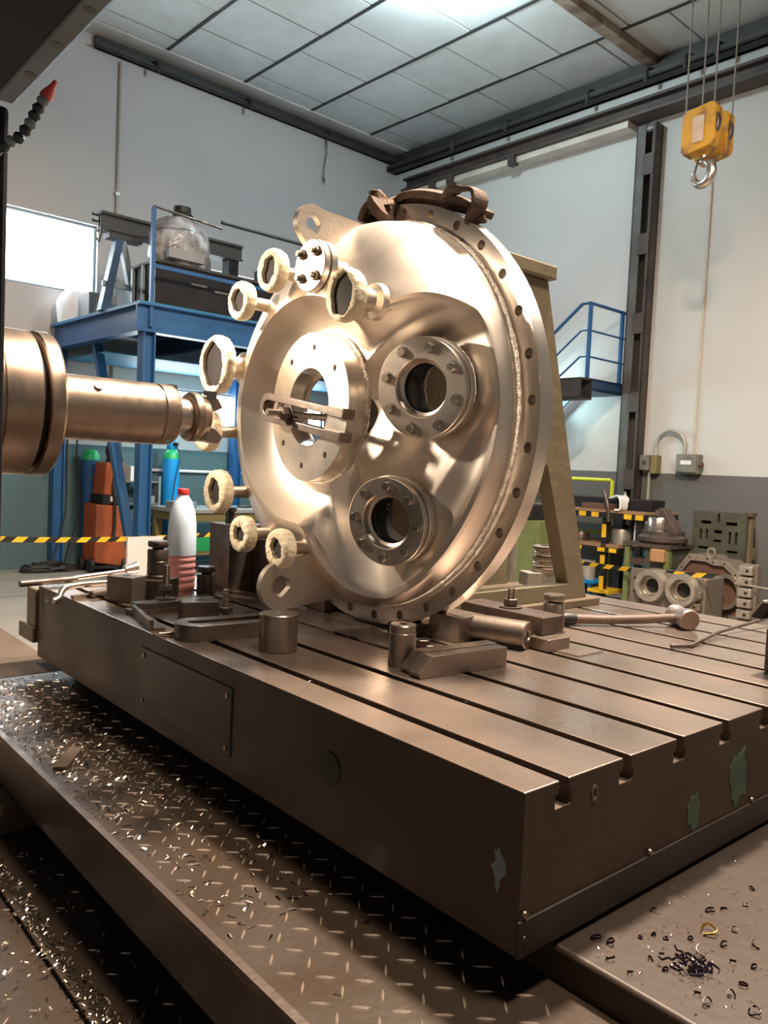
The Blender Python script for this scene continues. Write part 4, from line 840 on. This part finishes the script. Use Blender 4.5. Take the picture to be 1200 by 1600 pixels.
for k in range(4):
    b = math.radians(45+90*k); p = (c[0], c[1]+.047*math.cos(b), c[2]+.047*math.sin(b))
    bm = B(); hexa(bm, (p[0]+.001, p[1], p[2]), (-1, 0, 0), .014, .012); cyl(bm, p, (p[0]-.022, p[1], p[2]), .008, n=12); obj('bolt', bm, 'steel', nz, smooth=20)
# lifting lugs
def lug(name, cx, cz, R, rh, tail, a0, a1, y0, y1):
    n = 24; arc = [(cx+R*math.cos(math.radians(a0+(a1-a0)*i/n)), cz+R*math.sin(math.radians(a0+(a1-a0)*i/n))) for i in range(n+1)]
    out = arc+tail; m_ = len(out); bm = B(); hole = [(cx+rh*math.cos(b), cz+rh*math.sin(b)) for b in [math.atan2(z-cz, x-cx) for x, z in out]]
    vs = []
    for y in (y0, y1): vs.append(([bm.verts.new((x, y, z)) for x, z in out], [bm.verts.new((x, y, z)) for x, z in hole]))
    for k in range(m_):
        q = (k+1) % m_
        face(bm, [vs[0][0][k], vs[0][0][q], vs[0][1][q], vs[0][1][k]]); face(bm, [vs[1][0][k], vs[1][1][k], vs[1][1][q], vs[1][0][q]])
        face(bm, [vs[0][0][k], vs[1][0][k], vs[1][0][q], vs[0][0][q]]); face(bm, [vs[0][1][k], vs[0][1][q], vs[1][1][q], vs[1][1][k]])
    return obj(name, bm, 'stainless_dull', V, smooth=30)
# local: x = world x - VX, z = world z - VZ
lug('lifting_lug', -.293, .538, .058, .026, [(-.235, .39), (-.10, .44), (-.09, .58)], 60, 205, -.03, -.008)
lug('lifting_lug', -.357, -.519, .072, .032, [(-.09, -.56), (-.10, -.48), (-.23, -.42)], 95, 275, -.03, -.008)
bm = B(); rnd = random.Random(4)
for i in range(26):
    r = .40+.19*i/25; x = -dome(r)-.001
    for y in (-.034, -.004): lathe(bm, [(0, -.006), (.007*rnd.uniform(.8, 1.2), 0), (0, .006)], (x, y, r-.01), (0, 0, 1), 8)
obj('weld_bead', bm, 'weld', V, smooth=60)
# slotted clamp in the centre port
t = thing('slotted_clamp', 'forked steel clamp strap bolted across the open centre port of the vessel', 'clamp', (1.378, 2.0, 1.650))
ang = math.atan2(-.066, -.405); Rm = Matrix.Rotation(ang-PI, 4, 'X')
def ufork(bm, y_closed, y_open, wo, wi, x0, x1, bev_=0):
    """U in the y-z plane, closed round end at y_closed (larger y)"""
    n = 14; ro, ri = wo/2, wi/2; yc = y_closed-ro
    o_ = [(y_open, ro)]+[(yc+ro*math.sin(PI*i/n), ro*math.cos(PI*i/n)) for i in range(n+1)]+[(y_open, -ro)]
    i_ = [(y_open, ri)]+[(yc+ri*math.sin(PI*i/n), ri*math.cos(PI*i/n)) for i in range(n+1)]+[(y_open, -ri)]
    A = [[bm.verts.new((x, y, z)) for y, z in q] for x in (x0, x1) for q in (o_, i_)]
    for k in range(len(o_)-1):
        bm.faces.new((A[0][k], A[0][k+1], A[1][k+1], A[1][k])); bm.faces.new((A[2][k], A[3][k], A[3][k+1], A[2][k+1]))
        bm.faces.new((A[0][k], A[2][k], A[2][k+1], A[0][k+1])); bm.faces.new((A[1][k], A[1][k+1], A[3][k+1], A[3][k]))
    for k in (0, -1): face(bm, [A[0][k], A[1][k], A[3][k], A[2][k]])
bm = B(); ufork(bm, .20, -.165, .088, .044, -.02, .02); bmesh.ops.transform(bm, matrix=Rm, verts=bm.verts); obj('fork', bm, 'steel', t, smooth=30, bev=.002)
for z in (.033, -.033):
    bm = B(); box(bm, -.022, .022, -.235, -.162, z-.015, z+.015, Rm); obj('fork_tip', bm, 'steel', t, smooth=0, bev=.003)
bm = B(); cyl(bm, (-.095, .035, 0), (.2, .035, 0), .011, n=16, bev=.002); obj('stud', bm, 'steel_bright', t)
bm = B(); hexa(bm, (-.024, .035, 0), (-1, 0, 0), .023, .024); obj('nut', bm, 'steel', t, smooth=20)
bm = B(); lathe(bm, [(0, 0), (.032, 0), (.032, .004), (0, .004)], (-.024, .035, 0), (1, 0, 0), 24); obj('washer', bm, 'steel_dark', t)
# webbing sling on top of the vessel
t = thing('lifting_sling', 'brown webbing sling knotted and draped over the top of the vessel', 'sling', (1.69, 1.95, 2.32))
def strap(name, pts_, wd, th):
    bm = B(); ribbon(bm, pts_, wd, th, 8); return obj(name, bm, 'strap', t, smooth=50, bev=.004)
strap('strap', [((-.055, .105, -.035), (.9, .3, .2)), ((-.05, .085, .01), (.8, .5, 0)), ((-.02, .045, .022), (.6, .7, .2)), ((0, .0, .030), (.8, 0, .5)), ((.0, -.05, .034), (1, 0, .4)), ((.01, -.12, .022), (1, 0, .3)), ((.02, -.2, -.006), (1, 0, .2)), ((.03, -.27, -.036), (1, 0, 0)), ((.04, -.34, -.08), (1, 0, 0))], .062, .022)
strap('knot', [((-.045, .07, .01), (.3, .2, 1)), ((-.065, .04, .018), (.2, .6, .7)), ((-.075, .01, -.012), (.8, .3, .4)), ((-.06, -.005, -.036), (1, .2, 0)), ((-.03, .01, -.012), (.6, .6, .5)), ((0, .05, .012), (.7, .5, .2)), ((.02, .09, -.015), (1, 0, 0))], .062, .032)
strap('loop', [((-.0, -.225, -.010), (1, .2, .3)), ((-.02, -.27, -.006), (1, .2, .1)), ((-.02, -.31, -.014), (1, 0, .2)), ((-.015, -.352, -.034), (1, 0, 0)), ((-.015, -.360, -.066), (1, 0, .2)), ((-.01, -.335, -.098), (1, 0, .2)), ((.02, -.325, -.10), (1, 0, 0))], .058, .012)
strap('strap_fold', [((.02, .06, .006), (1, .1, .5)), ((.02, .0, .014), (1, .1, .5)), ((.02, -.1, .012), (1, .1, .3)), ((.02, -.17, -.006), (.8, 0, .6)), ((.03, -.24, -.036), (.9, 0, .4)), ((.04, -.30, -.066), (1, 0, 0))], .055, .026)
# ------------------------------------------------------------------ olive angle plate behind the vessel
t = thing('olive_angle_plate', 'tall olive green cast angle plate holding the vessel from behind', 'angle plate', (1.74, 1.85, 1.0))
H = [(.12, .34, .16, .46), (.14, .32, .62, .95)]
obj('face_plate', slots_plate(.0, .46, .03, 1.2, H, 0, .07), 'olive', t, smooth=0)
def web(y0, y1):
    bm = B(); o_ = [(.07, .03), (.93, .03), (.585, 1.2), (.07, 1.2)]; i_ = [(.2, .09), (.805, .09), (.64, .54), (.60, .54)]
    A = [[bm.verts.new((x, y, z)) for x, z in q] for y in (y0, y1) for q in (o_, i_)]
    for k in range(4):
        q = (k+1) % 4
        bm.faces.new((A[0][k], A[0][q], A[1][q], A[1][k])); bm.faces.new((A[2][k], A[3][k], A[3][q], A[2][q])); bm.faces.new((A[0][k], A[2][k], A[2][q], A[0][q])); bm.faces.new((A[1][k], A[1][q], A[3][q], A[3][k]))
    return bm
obj('web', web(0, .06), 'olive', t, smooth=0, bev=.008)
obj('web', web(.40, .46), 'olive', t, smooth=0, bev=.008)
bm = B(); box(bm, -.0, .61, -.02, .48, 1.2, 1.25); obj('top_flange', bm, 'olive', t, smooth=0, bev=.006)
bm = B(); box(bm, 0, .98, -.03, .49, 0, .03); obj('foot', bm, 'olive_edge', t, smooth=0, bev=.004)
# ------------------------------------------------------------------ things on the table (top z = 1)
def block(name, lab, cat, x, y, rz, sx, sy, sz, mt='work_brown', z=1.0, hole=0, group=None, marks=False):
    t = thing(name, lab, cat, (x, y, z), rz, group)
    bm = B(); box(bm, -sx/2, sx/2, -sy/2, sy/2, 0, sz); obj('block_body', bm, mt, t, smooth=0, bev=.003)
    if hole: bm = B(); lathe(bm, [(hole*1.25, .0006), (hole, .0002), (hole, -.004)], (0, 0, sz), (0, 0, 1), 20); lathe(bm, [(0, .0004), (hole, .0004)], (0, 0, sz), (0, 0, 1), 20); obj('hole', bm, 'void', t)
    return t
def jack(name, lab, x, y, r, h, base=0., sq=0., mt='steel_dark'):
    t = thing(name, lab, 'screw jack', (x, y, 1.0))
    if base:
        bm = B(); box(bm, -sq, sq, -sq*.8, sq*.8, 0, base, Matrix.Rotation(.5, 4, 'Z')); obj('base_block', bm, mt, t, smooth=0, bev=.003)
    b0 = base; hb = (h-base)
    bm = B(); lathe(bm, [(0, b0), (r*1.12, b0), (r*1.12, b0+hb*.08), (r, b0+hb*.10), (r, b0+hb*.46), (r*.96, b0+hb*.47), (r*.96, b0+hb*.50), (r, b0+hb*.51), (r, b0+hb*.74), (r*.93, b0+hb*.78), (0, b0+hb*.78)], n=28); obj('body', bm, mt, t)
    bm = B(); cyl(bm, (0, 0, b0+hb*.76), (0, 0, b0+hb*.88), r*.55, n=16); obj('screw', bm, 'black', t)
    bm = B(); lathe(bm, [(0, b0+hb*.84), (r*.92, b0+hb*.84), (r*.98, b0+hb*.87), (r*.98, b0+hb*.97), (r*.92, h), (0, h)], n=28); obj('cap', bm, mt, t)
    return t
def stud(name, lab, x, y, z, h, r=.011, nut=.03):
    t = thing(name, lab, 'stud', (x, y, z))
    bm = B(); pr = [(0, 0), (r, 0)]; n = int((h-.004)/.005)
    for k in range(n): q = k*.005; pr += [(r, q+.001), (r*.88, q+.0035)]
    pr += [(r, h-.004), (r*.8, h), (0, h)]; lathe(bm, pr, n=14); obj('threaded_rod', bm, 'steel_dark', t)
    bm = B(); hexa(bm, (0, 0, nut), (0, 0, 1), r*1.9, r*1.7); obj('nut', bm, 'steel_dark', t, smooth=20)
    bm = B(); lathe(bm, [(0, 0), (r*3, 0), (r*3, .005), (0, .006)], n=24); obj('washer', bm, 'steel_dark', t)
    return t
# coolant bottle
t = thing('coolant_bottle', 'translucent plastic bottle with red cap half full of pink coolant', 'bottle', (1.425, 2.83, 1.0))
bm = B(); lathe(bm, [(.0542, .135), (.0545, .15), (.053, .25), (.047, .30), (.034, .34), (.020, .362), (.019, .372), (0, .372)], n=32); obj('upper_body', bm, 'bottle', t)
pr = [(0, 0), (.046, 0), (.051, .006)]
for k in range(5): pr += [(.0535, .012+k*.025), (.0545, .02+k*.025), (.0515, .030+k*.025), (.051, .034+k*.025)]
pr += [(.054, .137)]
bm = B(); lathe(bm, pr, n=32); obj('coolant_fill', bm, 'bottle_pink', t)
bm = B(); lathe(bm, [(.0, .366), (.021, .366), (.022, .37), (.022, .386), (.020, .389), (0, .389)], n=24); obj('cap', bm, 'red', t)
jack('screw_jack', 'tall brown screw jack on a hexagon block in front of the pink bottle', 1.268, 2.70, .037, .205, .07, .062)
jack('screw_jack', 'short brown screw jack between the bottle and the drilled dark block', 1.385, 2.555, .033, .125)
jack('screw_jack', 'light steel screw jack beside the olive angle plate foot', 2.10, 1.575, .035, .122, mt='steel')
t = block('riser_block', 'tall dark drilled riser block standing right of the bottle', 'block', 1.655, 2.80, .0, .17, .16, .255, 'steel_dark')
for x, z, r in ((-.03, .17, .006), (.03, .12, .012), (.03, .085, .012), (-.02, .055, .006), (.045, .05, .005)):
    bm = B(); cyl(bm, (x, -.0815, z), (x, -.078, z), r, n=16); obj('hole', bm, 'void', t)
bm = B(); lathe(bm, [(.018, .255), (.018, .30), (.026, .302), (.026, .318), (0, .318)], (-.03, .02, 0), n=18); obj('stem', bm, 'black', t)
t = block('riser_block', 'second dark riser block behind the lower lifting lug', 'block', 1.80, 2.66, .0, .26, .15, .235, 'steel_dark')
bm = B(); box(bm, .04, .13, -.05, .05, .235, .30); obj('step', bm, 'steel_dark', t, smooth=0, bev=.003)
block('square_block', 'square brown steel block with a hole on top at the table left edge', 'block', 1.145, 2.68, -1.07, .105, .08, .088, hole=.012)
block('square_block', 'square steel block with bright top lying beside the round ended strap', 'block', 1.205, 2.265, -.28, .115, .075, .062, hole=.011)
t = thing('clamp_strap', 'pair of thin flat clamp straps stacked under a nut near the left edge', 'clamp', (1.17, 2.44, 1.0), .12)
for k, (x0, x1, z) in enumerate(((-.12, .16, .0), (-.10, .18, .019))):
    bm = B(); prism(bm, [(x0+.03, -.03), (x1, -.03), (x1, .03), (x0, .03), (x0, -.01)], 'z', z, z+.018); obj('strap_plate', bm, 'work_brown', t, smooth=0, bev=.002)
stud('clamp_stud', 'threaded clamp stud with nut on the flat straps by the tall jack', 1.185, 2.455, 1.037, .115)
t = thing('fork_strap', 'thick round ended forked clamp strap left of the big cylinder', 'clamp', (1.085, 1.99, 1.0), -PI/2-.05)
bm = B(); n = 14
ufork(bm, .085, -.25, .125, .052, 0, .046); bmesh.ops.transform(bm, matrix=Matrix(((0, 0, -1, 0), (0, 1, 0, 0), (1, 0, 0, 0), (0, 0, 0, 1))), verts=bm.verts)
obj('fork', bm, 'work_brown', t, smooth=30, bev=.002)
t.location = (1.10, 2.03, 1.0); t.rotation_euler.z = PI/2-.1
stud('clamp_stud', 'threaded clamp stud standing in the forked strap slot', 1.235, 2.15, 1.0, .112, nut=.038)
t = thing('angle_bar', 'dark angle bar lying along the table left edge', 'bar', (1.035, 2.30, 1.0), -.22)
bm = B(); box(bm, -.006, .006, -.13, .13, 0, .032); box(bm, .006, .04, -.13, .13, 0, .008); obj('bar_body', bm, 'steel_dark', t, smooth=0, bev=.001)
bm = B(); cyl(bm, (-.03, 0, .007), (.075, .0, .007), .006, n=10); tag(obj('thin_pin', bm, 'steel', None, (1.02, 2.09, 1.0)), 'thin steel pin poking over the table edge by the angle bar', 'pin')
bm = B(); lathe(bm, [(0, 0), (.050, 0), (.052, .002), (.052, .098), (.050, .100), (.006, .1), (.004, .097), (0, .097)], n=56); tag(obj('steel_cylinder', bm, 'steel', None, (1.195, 1.797, 1.0)), 'fat upright turned steel cylinder on the table front bar', 'cylinder')
t = thing('bored_cylinder', 'slim upright steel cylinder with centre hole beside the pointed bars', 'cylinder', (1.374, 1.497, 1.0))
bm = B(); lathe(bm, [(0, 0), (.034, 0), (.035, .001), (.035, .085), (.0335, .086), (.0335, .104), (.031, .107), (.010, .107), (.010, .09), (0, .09)], n=44); obj('cylinder_body', bm, 'steel', t)
bm = B(); lathe(bm, [(0, .092), (.010, .092)], n=20); obj('hole', bm, 'void', t)
t = thing('round_bar', 'round bar lying on its side before the dark clamp block', 'cylinder', (1.79, 1.53, 1.041), math.atan2(-.165, .05))
bm = B(); lathe(bm, [(0, -.09), (.037, -.09), (.040, -.087), (.040, .085), (.037, .088), (.016, .088), (.013, .082), (0, .082)], (0, 0, 0), (1, 0, 0), 40); obj('bar_body', bm, 'steel', t)
bm = B(); lathe(bm, [(0, .0835), (.013, .0835)], (0, 0, 0), (1, 0, 0), 20); obj('hole', bm, 'void', t)
for k, (x, y, lab) in enumerate(((1.465, 1.375, 'front bar of the two pointed steel clamp bars'), (1.478, 1.423, 'rear bar of the two pointed steel clamp bars'))):
    bm = B(); prism(bm, [(-.145, 0), (.142, 0), (.142, .052), (-.108, .052), (-.150, .012)], 'y', -.02, .02); tag(obj('clamp_bar', bm, 'steel', None, (x, y, 1.0), smooth=0, bev=.002), lab, 'clamp bar', 'pointed clamp bars').rotation_euler.z = -.08
t = block('engraved_block', 'square steel block engraved with two strokes below the vessel flange', 'block', 1.735, 1.655, .08, .115, .12, .078, 'steel')
for x in (-.015, .015):
    bm = B(); box(bm, x-.002, x+.002, -.0606, -.059, .02, .06); obj('engraved_stroke', bm, 'steel_bright', t, smooth=0)
t = thing('loose_bolt', 'short loose bolt lying behind the slim upright cylinder', 'bolt', (1.50, 1.52, 1.013), .9)
bm = B(); cyl(bm, (-.04, 0, 0), (.02, 0, 0), .009, n=12); obj('shank', bm, 'steel', t)
bm = B(); hexa(bm, (.02, 0, 0), (1, 0, 0), .016, .014); obj('head', bm, 'steel', t, smooth=20)
t = thing('clamp_nut', 'dark hexagon nut lying behind the slim upright cylinder', 'nut', (1.545, 1.60, 1.0))
bm = B(); hexa(bm, (0, 0, 0), (0, 0, 1), .024, .03); obj('nut_body', bm, 'steel_dark', t, smooth=20)
bm = B(); lathe(bm, [(0, .0305), (.012, .0305)], n=16); obj('hole', bm, 'void', t)
block('dark_clamp_block', 'long dark stepped clamp block holding down the olive angle plate', 'block', 1.915, 1.60, 0, .10, .33, .052, 'steel_dark', z=1.037)
block('step_block', 'light low step block under the dark clamp block end', 'block', 1.885, 1.425, 0, .10, .075, .036, 'steel')
bm = B(); box(bm, -.06, .06, -.05, .05, 0, .003); tag(obj('shim_plate', bm, 'steel', None, (1.93, 1.36, 1.0), smooth=0), 'thin grey shim plate lying beside the step block', 'plate')
stud('clamp_stud', 'short threaded stud with a big nut on the dark clamp block', 1.915, 1.60, 1.089, .062, .012, .008)
block('support_block', 'dark support block under the vessel rim at the right', 'block', 1.655, 1.775, 0, .10, .09, .036, 'steel_dark')
block('support_block', 'dark support block under the vessel rim at the left', 'block', 1.69, 2.24, 0, .10, .10, .045, 'steel_dark')
# hammer
t = thing('hammer', 'sledge hammer with brown wooden handle lying on the table right', 'hammer', (2.42, 1.50, 1.036), math.atan2(-.21, .316))
bm = B(); tube(bm, [(-.22, 0, -.013), (-.1, 0, -.015), (.05, 0, -.010), (.2, 0, 0)], .016, 12, rr=[.017, .0155, .016, .014]); obj('handle', bm, 'hammer_wood', t)
bm = B(); lathe(bm, [(0, -.235), (.02, -.235), (.022, -.22), (.019, -.19), (0, -.19)], (0, 0, -.013), (1, 0, 0), 14); obj('grip_end', bm, 'black', t)
bm = B(); lathe(bm, [(0, -.058), (.032, -.058), (.036, -.053), (.036, -.03), (.032, -.024), (.032, .024), (.036, .03), (.036, .053), (.032, .058), (0, .058)], (.19, 0, 0), (0, 1, 0), 28); obj('head', bm, 'copper_grey', t)
bm = B(); lathe(bm, [(0, -.0595), (.031, -.0595), (.0345, -.0555), (.0345, -.05)], (.19, 0, 0), (0, 1, 0), 28); obj('striking_face', bm, 'hammer_face', t)
bm = B(); tube(bm, [(0, 0, .007), (.06, -.03, .007), (.33, .02, .012), (.70, .005, .035)], .0058, 8); tag(obj('hooked_rod', bm, 'steel_dark', None, (2.225, 1.233, 1.0)), 'thin bent steel hook rod lying right of the hammer', 'rod')
t = thing('stop_bracket', 'dark stop bracket with a pale sloped top at the table right edge', 'bracket', (2.238, .885, 1.0), .0)
bm = B(); box(bm, -.04, .12, -.09, .06, 0, .115); obj('base_block', bm, 'steel_dark', t, smooth=0, bev=.003)
bm = B(); box(bm, .02, .08, -.09, .02, .115, .19); obj('upright', bm, 'black', t, smooth=0)
bm = B(); prism(bm, [(.075, .150), (.045, .195), (-.10, .205), (-.10, .180), (.03, .178), (.045, .148)], 'x', -.11, .1); obj('sloped_arm', bm, 'black', t, smooth=0, bev=.003)
bm = B(); prism(bm, [(.0775, .1515), (.0465, .1985), (.0435, .1965), (.0745, .1495)], 'x', -.105, .095); obj('pale_label', bm, 'conduit', t, smooth=0)
# stack of rings behind the angle plate
block('drilled_block', 'grey drilled block on the table seen through the angle plate opening', 'block', 2.80, 2.16, -.45, .20, .09, .085, 'grey_metal')
t = thing('ring_stack', 'stack of steel rings on the drilled block behind the angle plate', 'ring stack', (2.80, 2.16, 1.085))
for k in range(5):
    bm = B(); lathe(bm, [(.025, 0), (.054-.004*(k % 2), 0), (.056-.004*(k % 2), .004), (.056-.004*(k % 2), .017), (.05, .02), (.025, .02)], (.004*(k % 2), .003*(k % 3), k*.0235), n=28); obj('ring', bm, 'steel_bright' if k % 2 else 'steel', t)
bm = B(); box(bm, -.02, .02, -.002, .002, 0, .08); tag(obj('yellow_tag', bm, 'lime', None, (2.875, 2.13, 1.085), smooth=0), 'small yellow-green tag beside the ring stack', 'tag')
bm = B(); cyl(bm, (0, 0, 0), (0, 0, .34), .02, n=16); tag(obj('grey_post', bm, 'grey_metal', None, (2.72, 2.28, 1.0)), 'thin grey post standing left of the ring stack', 'post')
# long tools at the left end of the table
t = thing('socket_bar', 'long bar with dark grip and bright socket end across the table corner', 'tool', (.907, 3.076, 1.018), math.atan2(.05, .481))
bm = B(); cyl(bm, (0, 0, 0), (.22, 0, .004), .0125, n=14, bev=.003); obj('grip', bm, 'steel_dark', t)
bm = B(); cyl(bm, (.2, 0, .006), (.43, 0, .022), .010, n=14); obj('shaft', bm, 'steel_bright', t)
bm = B(); lathe(bm, [(0, 0), (.018, 0), (.026, .05), (.022, .052), (.018, .02), (0, .02)], (.42, 0, .026), (1, 0, .15), 20); obj('socket', bm, 'steel_bright', t)
t = thing('ring_spanner', 'bright bent ring spanner hanging over the table left edge', 'spanner', (1.02, 2.84, 1.012))
bm = B(); tube(bm, spline([(-.085, -.045, -.018), (-.06, -.03, -.008), (-.045, -.015, .012), (-.02, .0, .022), (.06, .02, .026), (.16, .045, .022)], 6), .011, 10); obj('spanner_arm', bm, 'steel_bright', t)
bm = B(); lathe(bm, [(.010, -.006), (.022, -.006), (.022, .006), (.010, .006)], (-.09, -.05, -.018), (.3, .2, 1), 22, closed=True); obj('ring_end', bm, 'steel_bright', t)
t = thing('open_spanner', 'second spanner lying straight under the bright bent one', 'spanner', (1.06, 2.80, 1.006), .3)
bm = B(); box(bm, -.07, .14, -.009, .009, -.005, .008); obj('handle', bm, 'steel', t, smooth=0, bev=.003)
bm = B(); lathe(bm, [(0, -.006), (.024, -.006), (.024, .010), (0, .010)], (.15, 0, 0), (0, 0, 1), 20); obj('jaw', bm, 'steel_bright', t)
t = thing('round_tool', 'short dark round tool lying behind the square block', 'tool', (1.12, 2.80, 1.014), .4)
bm = B(); cyl(bm, (-.07, 0, 0), (.09, 0, 0), .013, n=14, bev=.003); obj('tool_body', bm, 'steel_dark', t)
bm = B(); cyl(bm, (.03, 0, 0), (.085, 0, 0), .0142, n=14); obj('bright_band', bm, 'steel', t)
# ------------------------------------------------------------------ swarf
def curl(name, lab, cat, x, y, z, R, turns, wd, mt, group, seed, n=18, rise=.0):
    rnd = random.Random(seed); a0 = rnd.uniform(0, 6.3); tl = Vector((rnd.uniform(-.6, .6), rnd.uniform(-.6, .6), 1)).normalized(); q = Vector((0, 0, 1)).rotation_difference(tl)
    pts_ = []
    for i in range(n+1):
        a = a0+turns*2*PI*i/n; rr = R*(1-.35*i/n)*(1+.15*math.sin(3*a))
        pts_.append((q @ Vector((rr*math.cos(a), rr*math.sin(a), rise*i/n)), q @ Vector((.2*math.cos(a), .2*math.sin(a), 1))))
    mz = min(p.z for p, _ in pts_); pts_ = [(p+Vector((0, 0, wd*.4-mz)), w_) for p, w_ in pts_]
    bm = B(); ribbon(bm, pts_, wd, .0007, 1); return tag(obj(name, bm, mt, None, (x, y, z), smooth=60), lab, cat, group)
ZP = .72
cl = [(1.337, .638, 'chip_gold', 'gold coloured curled chip, the largest gleaming one on the bed plate', .016, .9), (1.273, .606, 'chip_bright', 'bright straight chip just below the gold curl', .02, .3)]
for k, (x, y, mt, lab, R, tr) in enumerate(cl): curl('metal_chip', lab, 'chip', x, y, ZP, R, tr, .005, mt, 'chips on the bed plate', 50+k)
rnd = random.Random(11)
spots = [(1.161, .744, .012, 1.5), (1.168, .722, .010, 1.2), (1.367, .563, .017, .45), (1.406, .668, .013, .8), (1.286, .568, .008, .8), (1.176, .625, .007, 1.), (1.182, .656, .006, .8), (1.13, .695, .010, .7), (1.123, .655, .006, .9), (1.259, .672, .006, .9), (1.251, .69, .006, 1.), (1.318, .732, .008, .6), (1.241, .531, .010, 1.1), (1.161, .563, .007, 1.), (1.189, .488, .012, .9), (1.151, .542, .010, .8), (1.432, .657, .008, .8), (1.482, .639, .007, .8), (1.20, .53, .008, .9), (1.32, .60, .009, .8), (1.29, .645, .007, .9), (1.225, .70, .005, 1.1), (1.55, .66, .008, .8), (1.38, .61, .008, .7), (1.21, .47, .009, .9), (1.30, .54, .007, .9)]
for k, (x, y, R, tr) in enumerate(spots): R *= .8; curl('metal_chip', 'small dark curled steel chip lying on the plain bed plate', 'chip', x, y, ZP, R, tr, .0032, 'chip', 'dark chips on the bed plate', 100+k)
t = thing('chip_clump', 'dark violet clump of tangled chips on the bed plate', 'chip clump', (1.212, .598, ZP))
bm = B()
for k in range(34):
    a = rnd.uniform(0, 6.3); q = rnd.gauss(0, .011); c = Vector((.018*rnd.gauss(0, 1)*.8, .014*rnd.gauss(0, 1), abs(rnd.gauss(.004, .007)))); r = rnd.uniform(.004, .010)
    ribbon(bm, [(c+Vector((r*math.cos(a+i*.9), r*math.sin(a+i*.9), .0025*i*rnd.uniform(0, 1)+.002)), (.3, .2, 1)) for i in range(6)], .0035, .0007, 1)
o = obj('tangled_chips', bm, 'chip_violet', t, smooth=60); o['kind'] = 'stuff'
def stuff(name, bm, mt, lab, cat='chips'):
    o = obj(name, bm, mt, None, smooth=0); o['kind'] = 'stuff'; return tag(o, lab, cat)
stuff('fine_chips', chips(1.11, 2.2, .35, .76, ZP, 520, 5, .004), 'chip', 'fine dark chips scattered over the plain bed plate')
stuff('bright_chips', chips(1.11, 2.2, .35, .76, ZP, 150, 6, .0035), 'chip_bright', 'fine bright chips scattered over the plain bed plate')
stuff('tread_chips', chips(.71, 1.05, 1.2, 3.1, .66, 2600, 7, .011, lambda x, y: .95 if y > 1.75 else .25), 'chip_bright', 'bright chips strewn over the far half of the tread plate')
stuff('tread_dark_chips', chips(.71, 1.05, .9, 3.1, .66, 170, 8, .010, lambda x, y: .9 if y > 2.4 else .5), 'chip', 'dark chips lying on the tread plate')
stuff('deck_chips', chips(.25, .72, .9, 2.3, .421, 620, 9, .009), 'chip_bright', 'bright chips strewn over the lower deck')
stuff('deck_edge_chips', chips(.575, .625, 1.3, 2.3, .421, 480, 12, .008), 'chip_bright', 'line of bright chips heaped along the lower deck step')
stuff('table_chips', chips(1.0, 2.6, .85, 2.9, 1.0, 90, 10, .006), 'chip', 'few small chips scattered on the table top')
stuff('table_pile_chips', chips(1.55, 1.8, 2.35, 2.62, 1.0, 260, 13, .007), 'chip', 'pile of chips on the table under the lower lifting lug')
bm = B(); box(bm, -.018, .018, -.075, .075, 0, .01); o = tag(obj('flat_offcut', bm, 'brown_steel_matte', None, (.782, 2.19, .661), smooth=0, bev=.002), 'flat rectangular steel offcut lying on the tread plate', 'offcut'); o.rotation_euler.z = -.62
